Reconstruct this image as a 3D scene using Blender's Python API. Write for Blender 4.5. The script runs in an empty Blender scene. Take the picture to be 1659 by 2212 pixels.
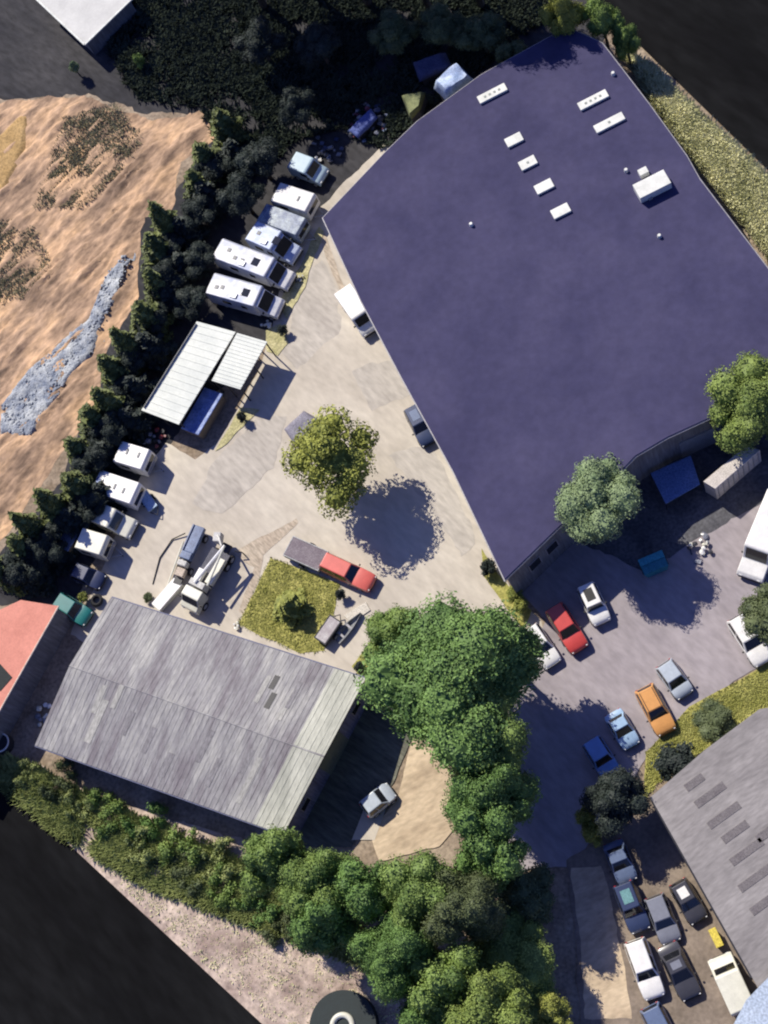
import bpy, math, random
from mathutils import Vector, Matrix, noise as mn
R = math.radians
S = bpy.context.scene
COL = S.collection
rnd = random.Random(7)

# ------------------------------------------------------------------ camera, world, sun, exposure
TILT, DIST, PXM = R(25), 150.0, 24.0
VW, VH = 1659.0, 2212.0
F_PX = PXM * DIST
hx, hy = 0.64, -0.77
B = Vector((math.sin(TILT)*hx, math.sin(TILT)*hy, math.cos(TILT))).normalized()
XA = (Vector((1, 0, 0)) - B*B.x).normalized()
YA = B.cross(XA)
CAM = B*DIST
cd = bpy.data.cameras.new('camera'); cam = bpy.data.objects.new('camera', cd); COL.objects.link(cam)
cam.matrix_world = Matrix(((XA.x, YA.x, B.x, CAM.x), (XA.y, YA.y, B.y, CAM.y), (XA.z, YA.z, B.z, CAM.z), (0, 0, 0, 1)))
cd.sensor_fit = 'VERTICAL'; cd.sensor_height = 24.0; cd.lens = 24.0*F_PX/VH
cd.clip_start = 5; cd.clip_end = 3000
S.camera = cam

SUN_EL, SUN_AZ = R(45), math.atan2(-0.74, 0.67)      # azimuth clockwise from +Y
w = bpy.data.worlds.new('World'); S.world = w; w.use_nodes = True
nt = w.node_tree; bg = nt.nodes['Background']
sky = nt.nodes.new('ShaderNodeTexSky'); sky.sky_type = 'NISHITA'; sky.sun_disc = False
sky.sun_elevation = SUN_EL; sky.sun_rotation = SUN_AZ; sky.ozone_density = 2.0
tint = nt.nodes.new('ShaderNodeVectorMath'); tint.operation = 'MULTIPLY'; tint.inputs[1].default_value = (.74, .84, 1.62)
nt.links.new(sky.outputs[0], tint.inputs[0]); nt.links.new(tint.outputs[0], bg.inputs[0]); bg.inputs[1].default_value = 0.06
sd = bpy.data.lights.new('sun', 'SUN'); sd.energy = 4.9; sd.angle = R(0.5); sd.color = (1.0, 0.93, 0.80)
sun = bpy.data.objects.new('sun', sd); COL.objects.link(sun)
sdir = Vector((math.sin(SUN_AZ)*math.cos(SUN_EL), math.cos(SUN_AZ)*math.cos(SUN_EL), math.sin(SUN_EL)))
sun.rotation_euler = sdir.to_track_quat('Z', 'Y').to_euler(); sun.location = (0, 0, 60)
S.view_settings.view_transform = 'Standard'; S.view_settings.look = 'None'
S.cycles.filter_width = 2.1
S.view_settings.exposure = 0.30; S.view_settings.gamma = 1.0

def at(px, py, z=0.0):
    d = (XA*((px-VW/2)/F_PX) + YA*((VH/2-py)/F_PX) - B)
    t = (z - CAM.z)/d.z
    return CAM + d*t
def ats(pts, z=0.0): return [at(x, y, z) for x, y in pts]

# ------------------------------------------------------------------ materials
MATS = {}
def mat(name, c1, c2=None, scale=1.0, rough=0.8, bump=0.0, stretch=None, rot=0.0, metal=0.0, c3=None, fine=0.35, spec=0.4, coat=0.0, detail=6, bscale=None):
    if name in MATS: return MATS[name]
    m = bpy.data.materials.new(name); m.use_nodes = True; MATS[name] = m
    n = m.node_tree.nodes; l = m.node_tree.links; p = n['Principled BSDF']
    p.inputs['Roughness'].default_value = rough; p.inputs['Metallic'].default_value = metal
    p.inputs['Specular IOR Level'].default_value = spec
    p.inputs['Coat Weight'].default_value = coat
    if c2 is None:
        c2 = tuple(min(1, v*1.12) for v in c1); c1 = tuple(v*0.9 for v in c1)
    tc = n.new('ShaderNodeTexCoord'); mp = n.new('ShaderNodeMapping')
    l.new(tc.outputs['Object'], mp.inputs[0])
    mp.inputs['Rotation'].default_value = (0, 0, -rot)
    vec = mp.outputs[0]
    if stretch:
        m2 = n.new('ShaderNodeMapping'); m2.inputs['Scale'].default_value = stretch
        l.new(vec, m2.inputs[0]); vec = m2.outputs[0]
    t1 = n.new('ShaderNodeTexNoise'); t1.inputs['Scale'].default_value = scale; t1.inputs['Detail'].default_value = detail; t1.inputs['Roughness'].default_value = 0.62
    l.new(vec, t1.inputs[0])
    r = n.new('ShaderNodeValToRGB'); l.new(t1.outputs[0], r.inputs[0])
    e = r.color_ramp.elements; e[0].position = 0.34; e[1].position = 0.66
    e[0].color = (*c1, 1); e[1].color = (*c2, 1)
    if c3: x = e.new(0.5); x.color = (*c3, 1)
    col = r.outputs[0]
    if fine:
        t2 = n.new('ShaderNodeTexNoise'); t2.inputs['Scale'].default_value = scale*9; t2.inputs['Detail'].default_value = 4
        l.new(vec, t2.inputs[0])
        mr = n.new('ShaderNodeMapRange'); mr.inputs[1].default_value = .3; mr.inputs[2].default_value = .7
        mr.inputs[3].default_value = 1-fine; mr.inputs[4].default_value = 1+fine*0.7
        l.new(t2.outputs[0], mr.inputs[0])
        mx = n.new('ShaderNodeVectorMath'); mx.operation = 'MULTIPLY'
        l.new(col, mx.inputs[0]); l.new(mr.outputs[0], mx.inputs[1]); col = mx.outputs[0]
    l.new(col, p.inputs['Base Color'])
    if bump:
        b = n.new('ShaderNodeBump'); b.inputs['Strength'].default_value = bump; b.inputs['Distance'].default_value = 0.15
        t3 = n.new('ShaderNodeTexNoise'); t3.inputs['Scale'].default_value = bscale or scale*4; t3.inputs['Detail'].default_value = 5
        l.new(vec, t3.inputs[0]); l.new(t3.outputs[0], b.inputs['Height']); l.new(b.outputs[0], p.inputs['Normal'])
    return m

def leafmat(name, dark, light):
    if name in MATS: return MATS[name]
    m = bpy.data.materials.new(name); m.use_nodes = True; MATS[name] = m
    n = m.node_tree.nodes; l = m.node_tree.links; p = n['Principled BSDF']
    p.inputs['Roughness'].default_value = 0.6; p.inputs['Specular IOR Level'].default_value = 0.25
    a = n.new('ShaderNodeAttribute'); a.attribute_name = 'tone'
    tc = n.new('ShaderNodeTexCoord'); t = n.new('ShaderNodeTexNoise'); t.inputs['Scale'].default_value = 0.7; t.inputs['Detail'].default_value = 3
    l.new(tc.outputs['Object'], t.inputs[0])
    ad = n.new('ShaderNodeMath'); ad.operation = 'MULTIPLY_ADD'; ad.inputs[1].default_value = 0.55
    l.new(a.outputs['Fac'], ad.inputs[0])
    mr = n.new('ShaderNodeMapRange'); mr.inputs[1].default_value = .3; mr.inputs[2].default_value = .7; mr.inputs[3].default_value = 0; mr.inputs[4].default_value = .5
    l.new(t.outputs[0], mr.inputs[0]); l.new(mr.outputs[0], ad.inputs[2])
    r = n.new('ShaderNodeValToRGB'); r.color_ramp.elements[0].color = (*dark, 1); r.color_ramp.elements[1].color = (*light, 1)
    l.new(ad.outputs[0], r.inputs[0]); l.new(r.outputs[0], p.inputs['Base Color'])
    return m

GLASS = mat('dark_glass', (.012, .013, .016), rough=.08, fine=0, spec=.6)
RUBBER = mat('tyre_rubber', (.018, .018, .02), scale=4, rough=.85)
STEEL = mat('painted_steel', (.45, .46, .48), scale=3, rough=.4, metal=.4)
DARKSTEEL = mat('dark_steel', (.03, .03, .035), scale=3, rough=.5)
PLASTIC = mat('black_plastic', (.02, .02, .022), scale=3, rough=.6)
LENS = mat('lamp_lens', (.7, .7, .68), rough=.15, fine=0)
REDLENS = mat('red_lens', (.35, .02, .02), rough=.2, fine=0)
def paint(name, c, rough=.32, coat=.5, dirt=.12):
    return mat(name, tuple(v*(1-dirt) for v in c), tuple(min(1, v*1.05) for v in c), scale=1.6, rough=rough, coat=coat, fine=.08)
WHITE = paint('white_paint', (.78, .77, .74))
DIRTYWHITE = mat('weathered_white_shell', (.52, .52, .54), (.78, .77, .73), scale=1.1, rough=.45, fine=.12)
BLUEWHITE = mat('bluish_white_shell', (.34, .41, .58), (.58, .64, .76), scale=.9, rough=.45, fine=.1)

# ------------------------------------------------------------------ object helpers
def tag(o, label=None, cat=None, group=None, kind=None):
    if label: o['label'] = label
    if cat: o['category'] = cat
    if group: o['group'] = group
    if kind: o['kind'] = kind
    return o
def thing(name, label, cat, loc, rz=0, group=None):
    o = bpy.data.objects.new(name, None); COL.objects.link(o); o.empty_display_size = .3
    o.location = loc; o.rotation_euler = (0, 0, rz)
    return tag(o, label, cat, group)
class MB:
    def __init__(s): s.v = []; s.f = []
    def add(s, vs, fs):
        k = len(s.v); s.v += [tuple(p) for p in vs]; s.f += [tuple(i+k for i in f) for f in fs]; return s
    def box(s, c, d, rz=0, ry=0):
        M = Matrix.Rotation(rz, 3, 'Z') @ Matrix.Rotation(ry, 3, 'Y'); c = Vector(c); vs = []
        for z in (-.5, .5):
            for x, y in ((-.5, -.5), (.5, -.5), (.5, .5), (-.5, .5)): vs.append(c + M @ Vector((x*d[0], y*d[1], z*d[2])))
        return s.add(vs, [(3, 2, 1, 0), (4, 5, 6, 7), (0, 1, 5, 4), (1, 2, 6, 5), (2, 3, 7, 6), (3, 0, 4, 7)])
    def prism(s, pts, z0, z1):
        n = len(pts); a = sum(pts[i][0]*pts[(i+1) % n][1]-pts[(i+1) % n][0]*pts[i][1] for i in range(n))
        if a < 0: pts = pts[::-1]
        vs = [(p[0], p[1], z0) for p in pts]+[(p[0], p[1], z1) for p in pts]
        return s.add(vs, [tuple(range(n-1, -1, -1)), tuple(range(n, 2*n))]+[(i, (i+1) % n, n+(i+1) % n, n+i) for i in range(n)])
    def sideprism(s, prof, w, y0=0):          # profile in x,z extruded across y
        n = len(prof); a = sum(prof[i][0]*prof[(i+1) % n][1]-prof[(i+1) % n][0]*prof[i][1] for i in range(n))
        if a < 0: prof = prof[::-1]
        vs = [(x, y0-w/2, z) for x, z in prof]+[(x, y0+w/2, z) for x, z in prof]
        return s.add(vs, [tuple(range(n)), tuple(range(2*n-1, n-1, -1))]+[(i, n+i, n+(i+1) % n, (i+1) % n) for i in range(n)])
    def tube(s, pts, r, n=8, r2=None):
        pts = [Vector(p) for p in pts]; k = len(pts); rings = []
        for i, p in enumerate(pts):
            d = (pts[min(i+1, k-1)]-pts[max(i-1, 0)]).normalized()
            u = d.cross(Vector((0, 0, 1)));  u = Vector((1, 0, 0)) if u.length < .01 else u.normalized()
            v = d.cross(u); rr = r if r2 is None else r+(r2-r)*i/(k-1)
            rings.append([p+(u*math.cos(2*math.pi*j/n)+v*math.sin(2*math.pi*j/n))*rr for j in range(n)])
        vs = [q for g in rings for q in g]
        fs = [(i*n+j, (i+1)*n+j, (i+1)*n+(j+1) % n, i*n+(j+1) % n) for i in range(k-1) for j in range(n)]
        fs += [tuple(range(n)), tuple(range((k-1)*n+n-1, (k-1)*n-1, -1))]
        return s.add(vs, fs)
    def loft(s, rings):
        n = len(rings[0]); k = len(rings); vs = [q for g in rings for q in g]
        fs = [(i*n+j, i*n+(j+1) % n, (i+1)*n+(j+1) % n, (i+1)*n+j) for i in range(k-1) for j in range(n)]
        fs += [tuple(range(n-1, -1, -1)), tuple(range((k-1)*n, k*n))]
        return s.add(vs, fs)
    def slab(s, q, th):                        # 3d polygon with thickness straight down
        n = len(q); vs = [tuple(p) for p in q]+[(p[0], p[1], p[2]-th) for p in q]
        a = sum(q[i][0]*q[(i+1) % n][1]-q[(i+1) % n][0]*q[i][1] for i in range(n))
        fs = [tuple(range(n)), tuple(range(2*n-1, n-1, -1))]+[(n+i, n+(i+1) % n, (i+1) % n, i) for i in range(n)]
        if a < 0: fs = [f[::-1] for f in fs]
        return s.add(vs, fs)
    def rock(s, c, r, rg, sq=.7):
        st = rg.random()*50; vs = []; c = Vector(c)
        for i in range(5):
            th = math.pi*(i+.5)/5
            for j in range(7):
                ph = 2*math.pi*(j+.5*(i % 2))/7; d = Vector((math.sin(th)*math.cos(ph), math.sin(th)*math.sin(ph), math.cos(th)*sq))
                vs.append(c+d*r*(1+.35*mn.noise(d*1.5+Vector((st, 0, 0)))))
        fs = [(i*7+j, (i+1)*7+j, (i+1)*7+(j+1) % 7, i*7+(j+1) % 7) for i in range(4) for j in range(7)]
        fs += [tuple(range(7)), tuple(range(34, 27, -1))]
        return s.add(vs, fs)
    def build(s, name, m, parent=None, bevel=0, smooth=None, seg=2):
        me = bpy.data.meshes.new(name); me.from_pydata(s.v, [], s.f); me.update(); me.validate()
        o = bpy.data.objects.new(name, me); COL.objects.link(o); me.materials.append(m)
        if parent: o.parent = parent
        if smooth:
            for p in me.polygons: p.use_smooth = True
            me.set_sharp_from_angle(angle=R(smooth))
        if bevel:
            b = o.modifiers.new('bevel', 'BEVEL'); b.width = bevel; b.segments = seg; b.limit_method = 'ANGLE'; b.angle_limit = R(25)
            for p in me.polygons: p.use_smooth = True
            o.modifiers.new('weighted', 'WEIGHTED_NORMAL')
        return o

# ------------------------------------------------------------------ ground sheets
def ragged(pts, amp, step=0.5, seed=0, closed=True):
    out = []; n = len(pts)
    for i in range(n):
        a, b = Vector(pts[i][:2]), Vector(pts[(i+1) % n][:2]); L = (b-a).length; k = max(1, int(L/step)); k = min(k, 200)
        nr = (b-a).normalized(); nr = Vector((-nr.y, nr.x))
        for j in range(k):
            p = a.lerp(b, j/k); d = mn.noise(Vector((p.x*.45, p.y*.45, seed)))+.6*mn.noise(Vector((p.x*1.7, p.y*1.7, seed+9)))
            q = p+nr*d*amp; out.append((q.x, q.y))
    return out
ZL = [0.0]
def sheet(name, vpts, m, amp=0.0, seed=0, kind='structure', raw=False):
    ZL[0] += .004
    pts = [(p.x, p.y) for p in ats(vpts)] if not raw else vpts
    if amp: pts = ragged(pts, amp, seed=seed)
    n = len(pts); a = sum(pts[i][0]*pts[(i+1) % n][1]-pts[(i+1) % n][0]*pts[i][1] for i in range(n))
    if a < 0: pts = pts[::-1]
    b = MB(); b.add([(x, y, ZL[0]) for x, y in pts], [tuple(range(n))])
    o = b.build(name, m); tag(o, kind=kind); return o
def inside(x, y, P):
    c = False; j = len(P)-1
    for i in range(len(P)):
        xi, yi = P[i][0], P[i][1]; xj, yj = P[j][0], P[j][1]
        if (yi > y) != (yj > y) and x < (xj-xi)*(y-yi)/(yj-yi)+xi: c = not c
        j = i
    return c
def edge_dist(x, y, P):
    best = 1e9
    for i in range(len(P)):
        ax, ay = P[i-1][0], P[i-1][1]; bx, by = P[i][0], P[i][1]; dx, dy = bx-ax, by-ay; L = dx*dx+dy*dy
        t = 0 if L == 0 else max(0, min(1, ((x-ax)*dx+(y-ay)*dy)/L)); q = (x-ax-t*dx)**2+(y-ay-t*dy)**2
        if q < best: best = q
    return math.sqrt(best)
def relief(name, vpts, m, step, amp, freq, base=.03, seed=0, ridged=0.0, ang=0.0, tw=1.1):   # bumpy terrain patch
    P = [(p.x, p.y) for p in ats(vpts)]
    x0, x1 = min(p[0] for p in P), max(p[0] for p in P); y0, y1 = min(p[1] for p in P), max(p[1] for p in P)
    nx, ny = int((x1-x0)/step)+1, int((y1-y0)/step)+1; vs = []; fs = []; ok = {}
    rg = random.Random(seed); ca, sa = math.cos(ang), math.sin(ang)
    for j in range(ny+1):
        for i in range(nx+1):
            x = x0+i*step+rg.uniform(-.35, .35)*step; y = y0+j*step+rg.uniform(-.35, .35)*step
            h = .5+.5*mn.noise(Vector((x*freq, y*freq, seed)))+.35*mn.noise(Vector((x*freq*3, y*freq*3, seed+5)))
            if ridged:
                u, v = x*ca+y*sa, -x*sa+y*ca
                h += ridged*abs(mn.noise(Vector((u*.22, v*1.3, seed+3))))
            k_ = min(1, max(0, edge_dist(x, y, P)-.25*min(1, tw))/tw) if inside(x, y, P) else 0
            vs.append((x, y, base*max(k_, .12)+.02+max(0, h)*amp*k_))
    for j in range(ny):
        for i in range(nx):
            cx, cy = x0+(i+.5)*step, y0+(j+.5)*step
            d = (.45 if tw > .8 else 1.1)*(mn.noise(Vector((cx*.6, cy*.6, seed+20)))+.5*mn.noise(Vector((cx*2, cy*2, seed+20))))
            if inside(cx+d, cy+d, P):
                k = j*(nx+1)+i; fs.append((k, k+1, k+nx+2, k+nx+1))
    use = {}; v2 = []
    def gi(k):
        if k not in use: use[k] = len(v2); v2.append(vs[k])
        return use[k]
    fs = [tuple(gi(k) for k in f) for f in fs]
    o = MB().add(v2, fs).build(name, m, smooth=60); tag(o, kind='structure'); return o

G_SOIL = mat('dry_soil', (.20, .15, .10), (.36, .29, .21), scale=.35, rough=.95, bump=.4, c3=(.28, .22, .16))
G_EARTH = mat('orange_earth', (.17, .115, .08), (.64, .41, .23), scale=.22, rough=.95, bump=.4, c3=(.42, .28, .18), bscale=1.8, stretch=(.55, 1.2, 1), rot=R(50), fine=.4)
G_SCRUBSOIL = mat('scrubby_soil', (.05, .05, .035), (.15, .13, .08), scale=.6, rough=.95, bump=.5)
G_STONE = mat('grey_stones', (.17, .20, .26), (.48, .50, .50), scale=.9, rough=.9, bump=.8)
G_YARD = mat('pale_concrete', (.42, .375, .31), (.55, .50, .415), scale=.22, rough=.9, bump=.08, c3=(.49, .44, .365), fine=.11, stretch=(1, .38, 1), rot=R(48))
G_ASPH = mat('worn_asphalt', (.25, .222, .235), (.34, .305, .315), scale=.22, rough=.9, bump=.15, fine=.16, stretch=(1, .4, 1), rot=R(48))
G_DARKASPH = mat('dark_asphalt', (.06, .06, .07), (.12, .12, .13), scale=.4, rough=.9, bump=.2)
G_SHADEGROUND = mat('shade_dark_ground', (.022, .022, .026), (.05, .048, .05), scale=.25, rough=.95, bump=.4, stretch=(1, .35, 1), rot=R(55))  # tree shade put into a dark ground colour
G_LAWN = mat('mown_grass', (.27, .26, .06), (.42, .39, .12), scale=.7, rough=.9, bump=.5)
G_DRYLAWN = mat('dry_grass', (.34, .32, .15), (.55, .50, .28), scale=.7, rough=.9, bump=.5)
G_SAND = mat('sandy_track', (.40, .31, .21), (.60, .48, .33), scale=.4, rough=.95, bump=.2, stretch=(1, .4, 1), rot=R(-60), fine=.2)
G_BROWN = mat('brown_yard', (.16, .128, .10), (.26, .21, .165), scale=.35, rough=.95, bump=.2, fine=.2)
G_BLACK = mat('overlay_black', (.002, .002, .0025), (.008, .0083, .0088), scale=.12, rough=.95, stretch=(1, .3, 1), rot=R(50), fine=.5, spec=.15)

gb = MB().add([(-400, -400, 0), (400, -400, 0), (400, 400, 0), (-400, 400, 0)], [(0, 1, 2, 3)])
tag(gb.build('ground', G_SOIL), kind='structure')
sheet('shade_dark_ground', [(-400, -500), (1400, -500), (1300, 110), (1050, 160), (830, 330), (690, 470), (640, 520), (600, 690), (585, 730), (420, 900), (330, 1000), (240, 1120), (160, 1300), (-60, 1310), (10, 1180), (130, 1040), (190, 880), (280, 640), (300, 470), (390, 400), (480, 250), (300, 240), (200, 205), (0, 215), (-400, 230)], G_SHADEGROUND, .5, 2)
sheet('dirt_bank', [(-500, 235), (0, 222), (75, 212), (180, 208), (235, 232), (330, 260), (480, 235), (470, 300), (390, 350), (380, 410), (370, 450), (310, 470), (300, 560), (300, 640), (225, 770), (210, 860), (150, 960), (80, 1060), (20, 1150), (-100, 1300), (-500, 1300)], G_EARTH, .4, 3)
ZL[0] += .004
sheet('yard', [(640, 500), (830, 310), (870, 340), (1100, 1265), (1170, 1340), (1190, 1500), (830, 1500), (760, 1500), (200, 1400), (150, 1370), (190, 1290), (225, 1220), (300, 1040), (360, 955), (420, 990), (470, 960), (560, 800), (580, 730), (600, 650)], G_YARD, .25, 4)
G_PATCH = mat('worn_concrete', (.38, .345, .30), (.48, .44, .38), scale=.3, rough=.9, bump=.1, stretch=(1, .3, 1), rot=R(48), fine=.18)
G_SCRAPE = mat('brown_scrape', (.38, .31, .235), (.48, .41, .32), scale=.6, rough=.95, stretch=(1, .3, 1), rot=R(48))
sheet('worn_patch', [(655, 590), (700, 560), (735, 640), (730, 720), (640, 800), (610, 760)], G_PATCH, .5, 31)
sheet('worn_patch', [(760, 800), (850, 780), (890, 850), (800, 890)], G_PATCH, .4, 32)
sheet('worn_patch', [(840, 980), (930, 960), (985, 1060), (1030, 1180), (1000, 1200), (900, 1060)], G_PATCH, .4, 33)
sheet('worn_patch', [(460, 1000), (560, 900), (620, 900), (590, 1010), (480, 1110), (420, 1090)], G_PATCH, .4, 34)
sheet('scrape', [(500, 1195), (640, 1120), (645, 1130), (570, 1200), (560, 1250), (525, 1330), (515, 1320), (550, 1225)], G_SCRAPE, .12, 35)
sheet('scrape', [(690, 520), (702, 500), (735, 600), (760, 660), (750, 665)], G_SCRAPE, .12, 36)
sheet('car_park', [(1095, 1250), (1360, 1000), (1659, 830), (1900, 700), (1900, 1330), (1659, 1430), (1490, 1530), (1395, 1640), (1300, 1780), (1240, 1870), (1120, 1880), (1040, 1700), (1150, 1400), (1180, 1340)], G_ASPH, .15, 5)
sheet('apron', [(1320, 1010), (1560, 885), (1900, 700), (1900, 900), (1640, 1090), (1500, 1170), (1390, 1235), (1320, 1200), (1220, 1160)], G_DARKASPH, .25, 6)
sheet('lawn', [(585, 1205), (735, 1262), (700, 1405), (650, 1412), (515, 1350)], G_LAWN, .15, 7)
sheet('verge', [(760, 1440), (800, 1385), (870, 1420), (870, 1500), (790, 1475)], G_LAWN, .12, 8)
sheet('verge', [(1040, 1185), (1075, 1240), (1150, 1320), (1130, 1360), (1085, 1300), (1045, 1245)], G_LAWN, .12, 9)
sheet('verge', [(1395, 1625), (1490, 1528), (1659, 1432), (1900, 1330), (1900, 1480), (1659, 1530), (1420, 1690), (1390, 1730)], G_LAWN, .12, 10)
sheet('verge', [(575, 715), (605, 700), (625, 740), (600, 770), (575, 760)], G_DRYLAWN, .2, 11)
sheet('verge', [(520, 880), (560, 885), (490, 960), (465, 975)], G_DRYLAWN, .15, 12)
sheet('verge', [(600, 660), (655, 560), (690, 490), (700, 500), (660, 620), (620, 690)], G_DRYLAWN, .2, 13)
sheet('track', [(900, 1560), (960, 1600), (1010, 1760), (950, 1830), (820, 1860), (800, 1800), (860, 1720)], G_SAND, .2, 14)
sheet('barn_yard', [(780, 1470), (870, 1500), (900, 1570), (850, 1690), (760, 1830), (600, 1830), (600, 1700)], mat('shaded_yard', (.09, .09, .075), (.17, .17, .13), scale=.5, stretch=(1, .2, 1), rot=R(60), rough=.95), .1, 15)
sheet('path', [(792, 1735), (835, 1745), (810, 1815), (760, 1815)], G_YARD, .05, 16)
sheet('lower_yard', [(1225, 1860), (1320, 1800), (1420, 1700), (1700, 2100), (1700, 2500), (1200, 2500), (1255, 2200), (1240, 2000)], G_BROWN, .3, 17)
sheet('sandy_track', [(1235, 1880), (1300, 1870), (1345, 2060), (1365, 2200), (1265, 2200), (1255, 2060)], G_SAND, .25, 18)
sheet('dry_grass', [(-300, 1640), (60, 1640), (200, 1720), (520, 1810), (760, 1990), (880, 2200), (900, 2500), (400, 2500), (-300, 1900)], mat('bleached_grass', (.27, .20, .17), (.58, .47, .38), scale=.3, rough=.95, bump=.6, c3=(.44, .35, .29), fine=.3), .4, 19)
sheet('grass_strip', [(1340, 110), (1400, 140), (1900, 620), (1900, 860), (1659, 560), (1500, 350), (1420, 240)], G_DRYLAWN, .2, 20)
sheet('dim_overlay', [(-600, 1127), (0, 1685), (554, 2200), (1200, 2801), (-600, 2801)], G_BLACK)  # dimmed screen overlay laid as a black ground sheet, no real field
sheet('dim_overlay', [(980, -293), (1281, 0), (1659, 369), (2400, 1092), (2400, -293)], G_BLACK)
relief('earth_bank', [(-200, 240), (0, 230), (75, 218), (180, 212), (235, 240), (330, 270), (460, 262), (440, 300), (380, 350), (370, 410), (305, 470), (295, 560), (285, 640), (215, 770), (195, 860), (140, 950), (70, 1050), (0, 1140), (-200, 1240)], G_EARTH, .3, .38, .24, base=.02, seed=4, ridged=1.6, ang=R(50))
relief('dry_bank', [(60, 1700), (250, 1790), (520, 1890), (720, 2010), (830, 2100), (870, 2240), (600, 2240), (300, 1960)], MATS['bleached_grass'], .3, .22, .5, base=.035, seed=14)
relief('gravel_strip', [(270, 550), (290, 560), (262, 640), (225, 700), (205, 770), (165, 810), (120, 880), (70, 950), (0, 945), (0, 880), (60, 800), (140, 730), (190, 690), (225, 600)], G_STONE, .22, .34, .6, base=.26, seed=8, ridged=.8, ang=R(40), tw=.3)
relief('sand_bank', [(-60, 300), (0, 290), (40, 250), (75, 240), (60, 330), (20, 420), (-60, 480)], mat('ochre_sand', (.36, .23, .09), (.48, .32, .14), scale=.5, rough=.95, bump=.3), .3, .12, .4, base=.46, seed=23, tw=.5)

# ------------------------------------------------------------------ foliage
def leaf_mesh(name, pts, size, rg, flat=.0, fold=.25):
    vs = []; fs = []; tones = []
    for (p, nrm, tone) in pts:
        n = (Vector(nrm)+Vector((rg.gauss(0, .55), rg.gauss(0, .55), rg.gauss(0, .55)))).normalized()
        u = n.orthogonal().normalized(); u = Matrix.Rotation(rg.random()*6.283, 3, n) @ u; v = n.cross(u)
        s = size*rg.uniform(.6, 1.35); k = len(vs); p = Vector(p)
        vs += [p-u*s*.6, p+v*s*.34+n*s*fold*.5, p+u*s*.6, p-v*s*.34+n*s*fold*.5]
        fs += [(k, k+1, k+2), (k, k+2, k+3)]; tones += [tone]*4
    return vs, fs, tones
def finish_leaf(name, vs, fs, tones):
    me = bpy.data.meshes.new(name); me.from_pydata([tuple(v) for v in vs], [], fs); me.update()
    a = me.attributes.new('tone', 'FLOAT', 'POINT'); a.data.foreach_set('value', tones); return me
def crown_mesh(lobes, dens, size, seed, core=.72):
    rg = random.Random(seed); pts = []; cv = []; cf = []
    for (c, r) in lobes:
        c = Vector(c); n = int(dens*r*r*12.6); lt = rg.random()
        for _ in range(n):
            d = Vector((rg.gauss(0, 1), rg.gauss(0, 1), rg.gauss(0, 1))).normalized()
            b = 1+.34*mn.noise(d*1.7+c*1.3)+.2*mn.noise(d*4+c)
            rr = r*b*rg.uniform(.80, 1.06); p = c+Vector((d.x, d.y, d.z*.85))*rr
            if any((p-Vector(c2)).length < r2*.7 for c2, r2 in lobes): continue
            pts.append((p, d*1.0+Vector((0, 0, .35)), min(1, max(0, lt*.75+.12+rg.gauss(0, .17)))))
        k = len(cv)
        for i in range(7):
            th = math.pi*(i+.5)/7
            for j in range(10):
                ph = 2*math.pi*j/10; d = Vector((math.sin(th)*math.cos(ph), math.sin(th)*math.sin(ph), math.cos(th)))
                b = 1+.34*mn.noise(d*1.7+c*1.3)
                cv.append(c+Vector((d.x, d.y, d.z*.85))*r*b*core)
        cf += [(k+i*10+j, k+(i+1)*10+j, k+(i+1)*10+(j+1) % 10, k+i*10+(j+1) % 10) for i in range(6) for j in range(10)]
        cf += [tuple(range(k, k+10)), tuple(range(k+69, k+59, -1))]
    vs, fs, tn = leaf_mesh('crown', pts, size, rg)
    k = len(vs); vs += cv; fs += [tuple(i+k for i in f) for f in cf]; tn += [.15]*len(cv)
    return finish_leaf('crown', vs, fs, tn)
def lobes_for(R0, H, n, seed, flat=.75):
    rg = random.Random(seed); out = [((0, 0, H), R0*.62)]
    for i in range(n):
        a = 6.283*i/n+rg.uniform(-.4, .4); d = R0*rg.uniform(.42, .72); r = R0*rg.uniform(.26, .44)
        out.append(((math.cos(a)*d, math.sin(a)*d, H+R0*rg.uniform(-.35, .4)*flat), r))
    for i in range(n//2):
        a = rg.random()*6.283; d = R0*rg.uniform(0, .4)
        out.append(((math.cos(a)*d, math.sin(a)*d, H+R0*.45), R0*rg.uniform(.22, .36)))
    return out
BARK = mat('bark', (.06, .045, .035), (.14, .11, .085), scale=3, rough=.95, bump=.5, stretch=(1, 1, .3))
def trunk_mesh(H, r, lobes, seed):
    rg = random.Random(seed); b = MB()
    b.tube([(0, 0, -.1), (.05, .02, H*.35), (-.05, .08, H*.7), (0, 0, H)], r, 8, r*.45)
    for c, rr in lobes[1:8]:
        c = Vector(c); s = Vector((0, 0, H*rg.uniform(.4, .7)))
        b.tube([s, s.lerp(c, .5)+Vector((0, 0, .15)), c], r*.45, 6, r*.12)
    me = bpy.data.meshes.new('trunk'); me.from_pydata(b.v, [], b.f); me.update()
    for p in me.polygons: p.use_smooth = True
    me.materials.append(BARK); return me
def meshobj(name, me, m, parent):
    o = bpy.data.objects.new(name, me); COL.objects.link(o); o.parent = parent
    if not me.materials: me.materials.append(m)
    o.material_slots[0].link = 'OBJECT'; o.material_slots[0].material = m
    return o
L_DARK = leafmat('dark_green_leaves', (.035, .08, .022), (.21, .34, .09))
L_MID = leafmat('mid_green_leaves', (.055, .105, .025), (.28, .38, .10))
L_LIME = leafmat('yellow_green_leaves', (.10, .125, .025), (.38, .39, .09))
L_GREY = leafmat('grey_green_leaves', (.13, .19, .09), (.31, .39, .20))
L_CON = leafmat('conifer_needles', (.022, .034, .014), (.20, .23, .07))
L_FRESH = leafmat('fresh_green_leaves', (.06, .10, .022), (.32, .40, .10))
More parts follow.
